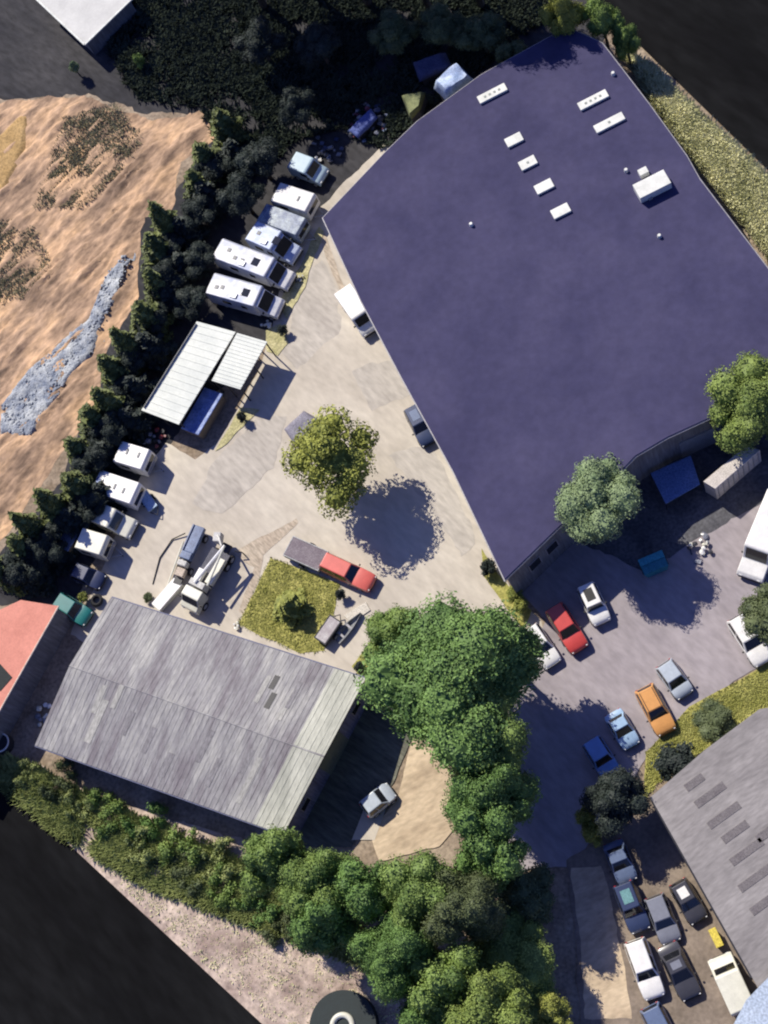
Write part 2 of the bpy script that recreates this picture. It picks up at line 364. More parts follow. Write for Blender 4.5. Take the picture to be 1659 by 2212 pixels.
L_DULL = leafmat('dull_green_leaves', (.045, .065, .03), (.16, .19, .08))
L_SHADE = leafmat('blackish_leaves', (.014, .02, .018), (.038, .052, .042))  # near-black tone: shade put into the leaf colour, also for dark shrubs
L_DRY = leafmat('straw_blades', (.36, .37, .16), (.85, .82, .52))
L_SCRUB = leafmat('scrub_leaves', (.09, .13, .04), (.40, .44, .16))

CROWNS = {}
def broad(key, R0, H, n, seed, dens=15, size=.30, core=.72):
    lb = lobes_for(R0, H, n, seed); CROWNS[key] = (crown_mesh(lb, dens, size, seed, core), trunk_mesh(H, R0*.075+.06, lb, seed), H, R0)
broad('big_a', 4.6, 6.0, 12, 3, 58, .16, .82); broad('big_b', 3.6, 5.2, 10, 5, 58, .155, .82); broad('mid_a', 2.6, 3.8, 9, 11, 62, .15, .82); broad('mid_b', 2.4, 3.6, 8, 17, 62, .15, .82)
broad('open', 3.3, 4.6, 10, 23, 42, .17, .62); broad('small', 1.1, 1.3, 6, 29, 60, .15); broad('small_b', 1.0, .9, 7, 31, 60, .14)
_rg = random.Random(77)
_lb = [((0, 0, .3), .5)]+[((_rg.uniform(-1.7, 1.7), _rg.uniform(-1.0, 1.0), .15+.45*_rg.random()), _rg.uniform(.18, .55)) for _ in range(18)]
CROWNS['patch'] = (crown_mesh(_lb, 70, .13, 78, .6), trunk_mesh(.5, .06, _lb, 79), .5, 1.8)
_lb = [((0, 0, .3), .4)]+[((_rg.uniform(-1.5, 1.5), _rg.uniform(-1.3, 1.3), .1+.6*_rg.random()), _rg.uniform(.15, .6)) for _ in range(16)]
CROWNS['patch_b'] = (crown_mesh(_lb, 70, .13, 80, .6), trunk_mesh(.5, .06, _lb, 81), .5, 1.8)
def conifer_mesh(H, R0, seed):
    rg = random.Random(seed); pts = []
    for i in range(2300):
        t = 1-math.sqrt(rg.random()); z = .35+t*(H-.35); a = rg.random()*6.283
        lay = .62+.38*abs(math.sin(z*3.3+2*mn.noise(Vector((a, z*.5, seed)))))
        arm = .75+.25*math.cos(a*5+z*2)
        rr = R0*(1-t)**.8*lay*arm*rg.uniform(.55, 1.0)+.05
        pts.append(((math.cos(a)*rr, math.sin(a)*rr, z-rr*.15), (math.cos(a)*.8, math.sin(a)*.8, .7), min(1, max(0, .45+rg.gauss(0, .22)))))
    vs, fs, tn = leaf_mesh('crown', pts, .3, rg)
    k = len(vs); N = 10
    for i, (z, f) in enumerate(((.3, .55), (H*.3, .5), (H*.6, .3), (H*.98, .02))):
        for j in range(N):
            a = 6.283*j/N; vs.append(Vector((math.cos(a)*R0*f, math.sin(a)*R0*f, z))); tn.append(.1)
    fs += [(k+i*N+j, k+i*N+(j+1) % N, k+(i+1)*N+(j+1) % N, k+(i+1)*N+j) for i in range(3) for j in range(N)]
    b = MB().tube([(0, 0, -.1), (0, 0, H*.5), (0, 0, H*.96)], .13, 7, .02)
    tm = bpy.data.meshes.new('trunk'); tm.from_pydata(b.v, [], b.f); tm.materials.append(BARK)
    return finish_leaf('crown', vs, fs, tn), tm, H, R0
CROWNS['con_a'] = conifer_mesh(7.0, 1.55, 41); CROWNS['con_b'] = conifer_mesh(6.2, 1.4, 43)
def tree(name, label, cat, key, px, py, rad_px, m, hs=1.0, group=None, rz=None, zc=None):
    cm, tm, H, R0 = CROWNS[key]; s = rad_px/PXM/R0; h = H*s*hs if zc is None else zc
    p = at(px, py, h*.55 if key[:3] == 'con' else h); sz = h/H
    t = thing(name, label, cat, (p.x, p.y, 0), rnd.random()*6.28 if rz is None else rz, group)
    t.scale = (s, s, sz)
    if key[:3] == 'con': t.rotation_euler = (rnd.uniform(-.1, .1), rnd.uniform(-.1, .1), t.rotation_euler[2])
    meshobj('crown', cm, m, t); meshobj('trunk', tm, BARK, t); return t

# conifer row along the earth bank
row = [(478, 262), (440, 330), (416, 400), (352, 470), (338, 540), (330, 612), (306, 676), (272, 738), (246, 800), (236, 868), (196, 905), (172, 972), (168, 1048), (104, 1086), (72, 1136), (38, 1176), (4, 1222)]
ordw = ['first', 'second', 'third', 'fourth', 'fifth', 'sixth', 'seventh', 'eighth', 'ninth', 'tenth', 'eleventh', 'twelfth', 'thirteenth', 'fourteenth', 'fifteenth', 'sixteenth', 'seventeenth']
for i, (x, y) in enumerate(row):
    tree('conifer_tree', 'dark conifer, %s from the top in the row along the orange earth bank' % ordw[i], 'conifer', 'con_a' if i % 2 else 'con_b', x, y, 52+16*rnd.random(), L_CON, group='conifers along the earth bank', zc=5.6+2.6*rnd.random())
row2 = [(500, 330), (450, 420), (400, 490), (392, 570), (368, 640), (320, 745), (296, 830), (282, 900), (232, 970), (226, 1060), (160, 1120), (115, 1180), (70, 1235)]
for i, (x, y) in enumerate(row2):
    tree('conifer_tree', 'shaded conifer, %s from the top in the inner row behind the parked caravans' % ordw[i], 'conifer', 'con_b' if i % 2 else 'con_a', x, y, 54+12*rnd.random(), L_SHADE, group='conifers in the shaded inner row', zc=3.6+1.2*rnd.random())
row3 = [(462, 360), (428, 455), (360, 530), (350, 600), (330, 690), (282, 770), (262, 850), (240, 920), (198, 990), (190, 1085), (130, 1130), (90, 1190), (40, 1230), (425, 560), (410, 650)]
for i, (x, y) in enumerate(row3):
    tree('added_shade_shrub', 'added low blackish shrub between the conifer rows, %s from the top' % ordw[i], 'shrub', 'mid_a' if i % 2 else 'mid_b', x, y, 44+8*rnd.random(), L_SHADE, group='blackish shrubs between the conifer rows', zc=2.2+.8*rnd.random())  # added dark infill; its leaf colour stands in for the belt's shade
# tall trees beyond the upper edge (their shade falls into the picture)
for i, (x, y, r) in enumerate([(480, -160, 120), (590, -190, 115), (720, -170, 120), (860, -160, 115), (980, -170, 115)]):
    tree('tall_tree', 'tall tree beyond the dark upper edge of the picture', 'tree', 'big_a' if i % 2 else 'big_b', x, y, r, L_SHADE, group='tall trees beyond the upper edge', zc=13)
for i, (x, y, r, k, lb) in enumerate([
        (1040, 70, 60, 'mid_a', 'dim dark tree above the warehouse roof, nearest the tall top edge'),
        (1105, 125, 44, 'mid_b', 'small dim dark tree touching the upper corner of the warehouse roof'),
        (955, 60, 62, 'mid_b', 'dim dark tree in the shade behind the blue sheeted shed'),
        (850, 70, 60, 'mid_a', 'dim dark tree in the shade at the top middle'),
        (560, 90, 62, 'mid_a', 'dim dark tree standing in the shade right of the white panel block'),
        (690, 95, 60, 'mid_b', 'dim dark tree in shade between the white panel block and the rubbish'),
        (560, 345, 60, 'mid_b', 'round blackish tree behind the parked vans'),
        (520, 420, 55, 'mid_a', 'round blackish tree left of the parked motorhomes'),
        (640, 230, 50, 'mid_a', 'blackish tree in shade above the parked vans')]):
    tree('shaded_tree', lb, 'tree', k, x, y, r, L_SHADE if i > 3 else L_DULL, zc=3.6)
# fringe trees by the warehouse top corner
tree('bright_tree', 'yellow green tree draped over the top corner of the warehouse', 'tree', 'mid_a', 1215, 28, 50, L_LIME, zc=7.0)
tree('bright_tree', 'green tree at the top right corner of the warehouse', 'tree', 'mid_b', 1300, 45, 48, L_MID, zc=5.2)
tree('bright_tree', 'small green tree on the dry grass strip beside the warehouse corner', 'tree', 'mid_a', 1352, 88, 36, L_MID, zc=4.0)
# trees around the warehouse
tree('broadleaf_tree', 'fresh green tree at the right picture edge by the warehouse', 'tree', 'big_b', 1628, 880, 96, L_FRESH, zc=6)
tree('broadleaf_tree', 'grey green tree leaning over the warehouse front', 'tree', 'big_b', 1285, 1076, 94, L_GREY, zc=6.3)
tree('broadleaf_tree', 'yellow green tree alone in the pale concrete yard', 'tree', 'open', 718, 985, 112, leafmat('olive_yellow_leaves', (.10, .12, .022), (.40, .42, .085)), zc=6.4)
# big trees by the car park
tree('broadleaf_tree', 'largest dark green tree between the yard and the car park', 'tree', 'big_a', 985, 1462, 180, L_DARK, zc=9)
tree('broadleaf_tree', 'dark green tree left of the largest tree, facing the white trailer', 'tree', 'mid_a', 850, 1375, 72, L_MID, zc=5)
tree('broadleaf_tree', 'lighter rounded tree below the largest tree', 'tree', 'big_b', 1030, 1602, 98, L_MID, zc=8)
tree('broadleaf_tree', 'dark tree overhanging the white car in the car park', 'tree', 'mid_b', 1085, 1405, 78, L_DARK, zc=8)
tree('broadleaf_tree', 'dark tree between the barn track and the shaded road', 'tree', 'big_b', 1062, 1722, 88, L_DARK, zc=8)
for i, (x, y, r, k, m, lb) in enumerate([
        (590, 1860, 74, 'mid_a', L_MID, 'green tree touching the lower barn corner'),
        (690, 1900, 78, 'big_b', L_MID, 'rounded green tree below the barn gable'),
        (795, 1930, 72, 'mid_b', L_DARK, 'dark tree below the sandy barn track'),
        (700, 1985, 76, 'mid_a', L_DARK, 'dark tree above the bleached grass bank'),
        (905, 1950, 86, 'big_b', L_MID, 'rounded tree below the parked silver hatchback'),
        (1065, 1850, 74, 'mid_b', L_DARK, 'dark tree right of the sandy barn track'),
        (860, 2060, 84, 'big_a', L_DARK, 'dark tree on the edge of the bleached grass'),
        (1010, 1960, 82, 'big_a', L_DULL, 'dull green tree in the middle of the lower wood'),
        (1085, 2060, 96, 'big_b', L_FRESH, 'bright yellow green tree in the lower wood'),
        (960, 2130, 84, 'mid_a', L_MID, 'green tree near the bottom edge of the lower wood'),
        (1125, 2135, 78, 'big_a', L_MID, 'green tree beside the lower sandy track'),
        (1050, 2190, 90, 'big_b', L_FRESH, 'fresh green tree at the bottom edge of the lower wood'),
        (1190, 2195, 50, 'mid_b', L_LIME, 'yellow green tree at the bottom by the parked cars'),
        (1130, 1935, 70, 'mid_a', L_DULL, 'dull tree at the corner of the shaded road'),
        (920, 2200, 62, 'mid_b', L_DARK, 'dark tree leaning over the bottom of the bleached grass')]):
    tree('broadleaf_tree', lb, 'tree', k, x, y, r, m, zc=5.2+2.2*(r/90)+(1.0 if m is L_LIME else 0)-(3.8 if x > 1080 else 0))
tree('broadleaf_tree', 'dark tree by the edge of the grey roof and the blue car', 'tree', 'mid_a', 1330, 1730, 66, L_SHADE, zc=4)
tree('broadleaf_tree', 'olive green tree over the white car at the right edge', 'tree', 'mid_b', 1660, 1330, 62, L_DULL, zc=4)
tree('broadleaf_tree', 'low dull green tree on the lawn by the grey roof', 'tree', 'mid_b', 1545, 1560, 46, L_DULL, zc=2.0)
# shrubs
for (x, y, r, m, z, lb, k) in [
        (622, 1305, 50, L_LIME, 3.0, 'spiky yellow green shrub in the middle of the square lawn', 'con_b'),
        (1055, 1225, 22, L_SHADE, .9, 'dark round shrub at the warehouse corner', 'small_b'),
        (1110, 1285, 22, L_LIME, .9, 'lime shrub by the warehouse corner, upper one of two', 'small'),
        (1125, 1312, 20, L_LIME, .9, 'lime shrub by the white car, lower one of two', 'small_b'),
        (1460, 1650, 48, L_SHADE, 1.6, 'blackish round shrub against the grey roof corner', 'small'),
        (1265, 1765, 24, L_LIME, 2.0, 'upper yellow green shrub below the blue car', 'small'),
        (1280, 1800, 28, L_LIME, 1.6, 'lower yellow green shrub beside the sandy track', 'small_b'),
        (735, 1283, 14, L_SHADE, .8, 'small dark shrub at the lawn corner by the red car', 'small'),
        (180, 1290, 15, L_LIME, .7, 'small lime shrub beside the tyre heap', 'small_b'),
        (610, 712, 15, L_SHADE, .8, 'small dark shrub at the white shelter corner', 'small'),
        (522, 900, 14, L_SHADE, .8, 'small dark shrub on the grass below the white shelter', 'small_b'),
        (160, 145, 16, L_GREY, 1.5, 'small pale green shrub alone in the dark ground', 'small'),
        (300, 130, 18, L_MID, 1.2, 'bright green shrub alone in the dark ground near the white panel block', 'small_b'),
        (775, 1440, 14, L_SHADE, .5, 'small dark shrub at the verge by the barn', 'small'),
        (320, 1290, 14, L_DULL, .5, 'low dull shrub beside the pale plank', 'small_b')]:
    tree('garden_shrub', lb, 'shrub', k, x, y, r, m, zc=z)

def tufts(name, vpts, n, h, m, seed, blades=6, wd=.06, spread=.25, dens=None):
    rg = random.Random(seed); P = [(p.x, p.y) for p in ats(vpts)]
    x0, x1 = min(p[0] for p in P), max(p[0] for p in P); y0, y1 = min(p[1] for p in P), max(p[1] for p in P)
    vs = []; fs = []; tn = []; c = 0; tries = 0
    while c < n and tries < n*12:
        tries += 1
        x, y = rg.uniform(x0, x1), rg.uniform(y0, y1)
        if not inside(x, y, P): continue
        if dens and mn.noise(Vector((x*.35, y*.35, seed)))+rg.uniform(-.25, .25) < dens: continue
        c += 1; tone = min(1, max(0, .5+.6*mn.noise(Vector((x*.5, y*.5, seed+4)))+rg.gauss(0, .15)))
        for _ in range(blades):
            a = rg.random()*6.283; d = Vector((math.cos(a), math.sin(a), 0)); u = Vector((-d.y, d.x, 0))
            q = Vector((x, y, .03))+d*rg.random()*spread; hh = h*rg.uniform(.5, 1.2); k = len(vs)
            vs += [q-u*wd, q+u*wd, q+d*hh*.5+Vector((0, 0, hh*.75))+u*wd*.8, q+d*hh*.9+Vector((0, 0, hh))-u*wd*.2]
            fs += [(k, k+1, k+2), (k, k+2, k+3)]; tn += [tone]*4
    me = finish_leaf(name, vs, fs, tn); o = bpy.data.objects.new(name, me); COL.objects.link(o); me.materials.append(m)
    return o
def stuff(o, lb, cat): tag(o, lb, cat, kind='stuff')
stuff(tufts('undergrowth', [(10, 1640), (70, 1660), (240, 1745), (500, 1850), (640, 1920), (790, 2020), (840, 2100), (700, 2050), (560, 2000), (330, 1915), (130, 1800), (10, 1700)], 5200, .6, L_SCRUB, 3, 8, .07, .45, dens=-.2), 'green scrub growing below the barn wall', 'undergrowth')
for i, (x, y, r, m, lb) in enumerate([
        (60, 1668, 34, L_SCRUB, 'olive bush nearest the dark overlay sheet at the left end of the scrub'), (130, 1690, 44, L_DULL, 'dull bush below the left end of the barn wall'),
        (170, 1745, 40, L_SCRUB, 'pale olive bush beside the dark overlay sheet, left half of the scrub'), (232, 1752, 50, L_MID, 'green bush below the left half of the barn wall'),
        (300, 1830, 46, L_SCRUB, 'pale olive bush on the straw side of the scrub'), (318, 1782, 46, L_DARK, 'dark green bush below the middle of the barn wall'),
        (392, 1822, 54, L_MID, 'broad green bush below the right half of the barn wall'), (402, 1882, 48, L_DULL, 'dull bush on the straw side in the middle of the scrub'),
        (470, 1862, 52, L_SCRUB, 'bright olive bush in the scrub beside the wood'), (492, 1925, 52, L_MID, 'green bush on the straw side beside the wood'),
        (560, 1960, 48, L_DARK, 'dark bush where the scrub meets the wood'), (620, 2005, 46, L_DULL, 'dull bush at the lowest end of the scrub')]):
    tree('scrub_bush', lb, 'bush', 'patch' if i % 2 else 'patch_b', x, y, r, m, zc=.55+.5*rnd.random())
stuff(tufts('straw_grass', [(60, 1720), (330, 1890), (600, 1980), (800, 2080), (880, 2220), (620, 2230), (300, 1950)], 800, .25, L_DRY, 5, 6, .05, .3), 'bleached straw grass on the lower bank', 'dry grass')
stuff(tufts('tall_grass', [(1345, 115), (1400, 145), (1700, 430), (1700, 600), (1659, 550), (1500, 345), (1430, 250)], 3600, .6, L_DRY, 6, 7, .07, .3), 'long yellow grass on the strip beside the warehouse', 'long grass')
stuff(tufts('lawn_grass', [(585, 1205), (735, 1262), (700, 1405), (650, 1412), (515, 1350)], 1800, .14, leafmat('lawn_blades', (.26, .27, .06), (.50, .49, .17)), 7, 6, .035, .2), 'mown yellow green grass of the square lawn', 'grass')
stuff(tufts('verge_grass', [(1400, 1625), (1490, 1535), (1659, 1440), (1700, 1420), (1700, 1510), (1640, 1525), (1420, 1690), (1395, 1725)], 2600, .16, MATS['lawn_blades'], 8, 6, .04, .2), 'yellow green grass beside the car park', 'grass')
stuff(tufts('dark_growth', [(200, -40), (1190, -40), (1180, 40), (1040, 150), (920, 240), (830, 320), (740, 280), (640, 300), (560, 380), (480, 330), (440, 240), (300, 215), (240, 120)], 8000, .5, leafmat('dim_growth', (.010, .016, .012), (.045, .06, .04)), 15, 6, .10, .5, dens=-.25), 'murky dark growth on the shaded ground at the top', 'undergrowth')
L_WEED = leafmat('weed_leaves', (.13, .125, .075), (.33, .31, .19))
def weeds(vp, n, seed, lb):
    o = tufts('bank_weeds', vp, n, .22, L_WEED, seed, 6, .05, .4, dens=-.12); o.location.z = .3; stuff(o, lb, 'weeds')
weeds([(140, 260), (250, 230), (310, 300), (260, 380), (180, 450), (80, 450), (120, 340)], 1300, 9, 'dull green weeds on the upper earth bank')
weeds([(-60, 470), (70, 490), (110, 570), (50, 650), (-60, 670)], 800, 10, 'dull green weeds at the left edge of the earth bank')

def stones(name, vpts, n, r0, r1, m, seed, z=.1):
    rg = random.Random(seed); P = [(p.x, p.y) for p in ats(vpts)]; b = MB(); c = 0
    x0, x1 = min(p[0] for p in P), max(p[0] for p in P); y0, y1 = min(p[1] for p in P), max(p[1] for p in P)
    while c < n:
        x, y = rg.uniform(x0, x1), rg.uniform(y0, y1)
        if inside(x, y, P): b.rock((x, y, z), rg.uniform(r0, r1), rg); c += 1
    return b.build(name, m, smooth=40)
stuff(stones('rubble', [(270, 555), (286, 565), (255, 640), (215, 720), (160, 805), (110, 880), (70, 940), (5, 940), (10, 880), (70, 800), (150, 730), (200, 690), (230, 600)], 700, .06, .20, G_STONE, 12, .45), 'grey broken stones on the gravel strip of the bank', 'rubble')

# ------------------------------------------------------------------ buildings
M_WROOF = mat('violet_grey_roof', (.040, .038, .088), (.060, .056, .115), scale=.16, rough=.85, fine=.1, spec=.2, c3=(.050, .047, .102))
M_WALL = mat('grey_cladding', (.13, .135, .15), (.18, .185, .20), scale=.6, rough=.7, stretch=(1, 1, .1))
M_TRIM = mat('pale_gutter', (.33, .32, .33), scale=1.5, rough=.6)
M_WHITEROOF = mat('off_white_sheet', (.52, .55, .51), (.64, .66, .60), scale=.5, rough=.6, fine=.06)
M_LIGHTPANEL = mat('pale_rooflight', (.56, .57, .52), (.74, .74, .68), scale=1.2, rough=.5, fine=.06)

def xy(vpts, z): return [(p.x, p.y) for p in ats(vpts, z)]
def inset(P, d):
    n = len(P); c = Vector((sum(p[0] for p in P)/n, sum(p[1] for p in P)/n)); out = []
    for i in range(n):
        a, b, e = Vector(P[i-1]), Vector(P[i]), Vector(P[(i+1) % n])
        n1 = (b-a).normalized(); n1 = Vector((-n1.y, n1.x)); n2 = (e-b).normalized(); n2 = Vector((-n2.y, n2.x))
        m = (n1+n2).normalized(); k = d/max(.4, m.dot(n1)); q = b+m*k; out.append((q.x, q.y))
    return out
def ccw(P):
    a = sum(P[i][0]*P[(i+1) % len(P)][1]-P[(i+1) % len(P)][0]*P[i][1] for i in range(len(P)))
    return P if a > 0 else P[::-1]
def wall_panel(root, name, A, Bp, t, z, wd, ht, m, frame=None, out=None):
    A, Bp = Vector(A[:2]), Vector(Bp[:2]); d = (Bp-A).normalized(); nr = Vector((d.y, -d.x))
    if out is not None and nr.dot(Vector(out[:2])-A) < 0: nr = -nr
    c = A.lerp(Bp, t); rz = math.atan2(d.y, d.x); par = root
    if frame:
        par = MB().box((c.x+nr.x*.03, c.y+nr.y*.03, z), (wd+.16, .1, ht+.16), rz).build(name, frame, root)
        MB().box((c.x+nr.x*.07, c.y+nr.y*.07, z), (wd, .06, ht), rz).build('pane', m, par)
    else: par = MB().box((c.x+nr.x*.02, c.y+nr.y*.02, z), (wd, .12, ht), rz).build(name, m, root)
    return par

# warehouse
HW = 6.0
WP = [(697, 470), (830, 330), (900, 262), (1040, 160), (1225, 58), (1300, 92), (1400, 222), (1482, 335), (1510, 385), (1659, 580), (1850, 830), (1700, 845), (1560, 890), (1440, 945), (1372, 985), (1337, 1022), (1205, 1140), (1090, 1252), (980, 1020), (870, 820), (780, 650)]
wp = ccw(xy(WP, HW))
wh = thing('warehouse', 'large warehouse with a flat dark violet grey roof', 'warehouse', (0, 0, 0))
MB().prism(inset(wp, .18), 0, HW-.30).build('wall', M_WALL, wh)
MB().prism(wp, HW-.29, HW).build('roof', M_WROOF, wh, bevel=.05)
g = MB(); iw = inset(wp, -.10); n = len(wp)
for i in range(n):
    a, b_ = wp[i], wp[(i+1) % n]; a2, b2 = iw[i], iw[(i+1) % n]
    g.add([(a[0], a[1], HW-.10), (b_[0], b_[1], HW-.10), (b2[0], b2[1], HW-.12), (a2[0], a2[1], HW-.12), (a[0], a[1], HW-.2), (b_[0], b_[1], HW-.2), (b2[0], b2[1], HW-.22), (a2[0], a2[1], HW-.22)], [(0, 3, 2, 1), (4, 5, 6, 7), (3, 7, 6, 2)])
g.build('gutter', M_TRIM, wh)
ang = math.atan2(90, 170)
def roofbox(name, px, py, lx, ly, h, m, parent, z, a=ang, holes=0):
    p = at(px, py, z+h)
    o = MB().box((p.x, p.y, z+h/2+.003), (lx/PXM, ly/PXM, h), a).build(name, m, parent, bevel=.03)
    for k in range(holes):
        f = (k+1)/(holes+1)-.5; q = Vector((p.x, p.y))+Vector((math.cos(a), math.sin(a)))*f*lx/PXM*.85
        MB().box((q.x, q.y, z+h+.012), (.22, .22, .02), a).build('vent_hole', mat('vent_grey', (.25, .27, .25), rough=.7), o)
    return o
for (x, y, lx, ly, hl) in [(1063, 201, 68, 21, 4), (1281, 215, 68, 21, 4), (1316, 264, 68, 21, 1), (1110, 301, 38, 24, 0), (1140, 351, 38, 24, 1), (1175, 402, 40, 24, 0), (1211, 455, 40, 24, 0)]:
    roofbox('skylight', x, y, lx, ly, .25, M_LIGHTPANEL, wh, HW, holes=hl)
hv = roofbox('air_handler', 1408, 397, 72, 38, .9, M_LIGHTPANEL, wh, HW)
roofbox('air_handler', 1389, 369, 20, 16, .6, M_LIGHTPANEL, wh, HW); roofbox('roof_vent', 1404, 425, 9, 8, .3, M_TRIM, wh, HW)
for x, y in ((1324, 157), (1017, 483), (1424, 508), (1352, 366)):
    p = at(x, y, HW+.3); MB().tube([(p.x, p.y, HW), (p.x, p.y, HW+.3), (p.x, p.y, HW+.36)], .2, 10, .14).build('roof_vent', M_LIGHTPANEL, wh, smooth=40)
# windows and doors of the front wall
F0, F1 = at(1090, 1252, HW), at(1205, 1140, HW); wi = inset(wp, .18)
def near(p): return min(wi, key=lambda q: (Vector(q)-Vector((p.x, p.y))).length)
A, Bq = near(F0), near(F1); outp = at(1300, 1280)
for t in (.46, .80): wall_panel(wh, 'window', A, Bq, t, 3.2, 1.15, 1.3, GLASS, M_TRIM, outp)
C2 = near(at(1337, 1022, HW))
for t in (.2, .5, .8): wall_panel(wh, 'window', Bq, C2, t, 3.3, 1.5, 1.3, GLASS, M_TRIM, outp)
D0, D1 = near(at(1440, 945, HW)), near(at(1560, 890, HW))
wall_panel(wh, 'roller_door', D0, D1, .5, 1.7, 3.2, 3.2, mat('grey_door', (.22, .23, .25), scale=2, rough=.5), None, outp)
aw = ats([(1405, 1022), (1492, 984), (1512, 1046), (1438, 1088)], 1.5)
aw_t = thing('awning', 'blue flat awning over the loading bay of the warehouse', 'awning', (0, 0, 0))
MB().slab(aw, .1).build('awning_sheet', mat('blue_sheet', (.10, .17, .36), (.14, .22, .44), scale=.8, rough=.6), aw_t)
for p in aw: MB().tube([(p.x*.999, p.y*.999, 0), (p.x*.999, p.y*.999, 1.39)], .05).build('post', DARKSTEEL, aw_t)
cb = ats([(1519, 1040), (1612, 962), (1642, 972), (1545, 1056)], 2.7)
cn = thing('container', 'long pale storage container beside the loading bay', 'container', (0, 0, 0))
MB().prism([(p.x, p.y) for p in cb], .12, 2.7).build('body', mat('pale_beige_sheet', (.48, .44, .40), (.62, .57, .52), scale=1.2, rough=.7), cn, bevel=.04)
c0, c1 = cb[3], cb[2]
for i in range(9):
    q = c0.lerp(c1, (i+.5)/9); MB().box((q.x, q.y, 1.4), (.1, .1, 2.3), math.atan2(c1.y-c0.y, c1.x-c0.x)).build('rib', M_TRIM, cn)

# grey barn
BE, BR = 4.2, 5.4
bA, bB, bC, bD = at(240, 1290, BE), at(790, 1465, BE), at(612, 1803, BE), at(75, 1610, BE)
bR0, bR1 = at(150, 1438, BR), at(700, 1634, BR)
rid = math.atan2((bR1-bR0).y, (bR1-bR0).x)
M_BARN = mat('weathered_grey_roof', (.19, .172, .182), (.385, .375, .35), scale=.8, rough=.85, stretch=(1, .16, 1), rot=rid, c3=(.27, .262, .262), fine=.22, bump=.3)
M_BARNL = mat('pale_roof_sheets', (.34, .345, .29), (.50, .50, .42), scale=.9, rough=.8, stretch=(1, .16, 1), rot=rid, fine=.18)
barn = thing('barn', 'long grey barn with a weathered gabled roof and a pale end strip', 'barn', (0, 0, 0))
T = .885
for (a, b_, nm) in ((bA, bB, 0), (bD, bC, 1)):
    for (t0, t1, m, pn) in ((0, T, M_BARN, 'roof'), (T, 1, M_BARNL, 'roof_strip')):
        dz = 0 if pn == 'roof' else .012
        q = [a.lerp(b_, t0), a.lerp(b_, t1), bR0.lerp(bR1, t1), bR0.lerp(bR1, t0)]
        rb = MB().slab([Vector((v.x, v.y, v.z+dz)) for v in q], .12); nr_ = max(2, int((q[1]-q[0]).length/.5))
        for k in range(nr_):
            f = (k+.5)/nr_; a1 = q[0].lerp(q[1], f); b1 = q[3].lerp(q[2], f); du_ = (q[1]-q[0]).normalized()*.05; up = Vector((0, 0, dz+.026)); lo = Vector((0, 0, dz-.02))
            a1 = a1.lerp(b1, .004); b1 = b1.lerp(a1, .012)
            rb.add([a1-du_*1.6+lo, a1+du_*1.6+lo, a1+du_+up, a1-du_+up, b1-du_*1.6+lo, b1+du_*1.6+lo, b1+du_+up, b1-du_+up], [(0, 1, 2, 3), (7, 6, 5, 4), (3, 2, 6, 7), (1, 5, 6, 2), (0, 3, 7, 4)])
        rb.build(pn, m, barn)
MB().tube([bR0+Vector((0, 0, -.045)), bR1+Vector((0, 0, -.045))], .09, 10).build('ridge_cap', M_BARN, barn)
rg = random.Random(5)
for (u, v, wd, ln, m) in [(.735, .40, .5, 1.5, 'd'), (.715, .62, .5, 1.3, 'd'), (.795, .42, .45, 3.0, 'l'), (.69, .5, .45, 2.6, 'l'), (.60, -.35, .5, 3, 'k'), (.40, -.5, .5, 2.4, 'k'), (.5, -.7, .6, 2.2, 'k'), (.67, -.6, .5, 2.6, 'k'), (.76, -.35, .5, 2.2, 'k'), (.3, -.4, .5, 2.2, 'k'), (.185, -.5, .7, 4.0, 'l'), (.16, -.25, .5, 2.6, 'l'), (.22, -.15, .5, 2.2, 'l'), (.80, -.55, .5, 4.2, 'l'), (.8, .55, .4, 2.6, 'k')]:
    # u along the ridge; v from the ridge down each slope
    E = (bA.lerp(bB, u) if v > 0 else bD.lerp(bC, u)); Rg = bR0.lerp(bR1, u); c = Rg.lerp(E, abs(v)); dv = (E-Rg).normalized(); du = (bR1-bR0).normalized()
    nn = du.cross(dv); nn = nn if nn.z > 0 else -nn; c = c+nn*.035
    q = [c+du*wd/2+dv*ln/2, c-du*wd/2+dv*ln/2, c-du*wd/2-dv*ln/2, c+du*wd/2-dv*ln/2]
    mm = {'d': mat('dirty_rooflight', (.012, .012, .016), scale=2, rough=.35), 'l': mat('paler_sheet', (.30, .295, .275), (.40, .39, .355), scale=1, stretch=(1, .2, 1), rot=rid, rough=.85), 'k': mat('patched_sheet', (.19, .18, .185), (.26, .25, .255), scale=1, stretch=(1, .2, 1), rot=rid, rough=.85)}[m]
    MB().slab(q, .03).build('rooflight' if m == 'd' else 'roof_sheet', mm, barn)
BP = ccw([(p.x, p.y) for p in (bA, bB, bC, bD)]); bi = inset(BP, .3)
MB().prism(bi, 0, BE-.14).build('wall', mat('blue_grey_boards', (.12, .125, .20), (.20, .205, .30), scale=.8, rough=.7, stretch=(1, 1, .1)), barn)
for (a, b_, r_) in ((bA, bD, bR0), (bB, bC, bR1)):
    s = .3 if a is bA else -.3
    dd = (bR1-bR0).normalized()*s; k = (a-b_).normalized()*.35
    q = [a+dd-k, b_+dd+k, r_+dd-Vector((0, 0, .16))]; q[0] = Vector((q[0].x, q[0].y, BE-.139)); q[1] = Vector((q[1].x, q[1].y, BE-.139))
    e = (bR1-bR0).normalized()*.1*(1 if s > 0 else -1)
    MB().add([q[0], q[1], q[2], q[0]+e, q[1]+e, q[2]+e], [(0, 1, 2), (5, 4, 3), (0, 3, 4, 1), (1, 4, 5, 2), (2, 5, 3, 0)]).build('gable', mat('gable_boards', (.13, .13, .17), (.2, .2, .24), scale=1, rough=.8), barn)
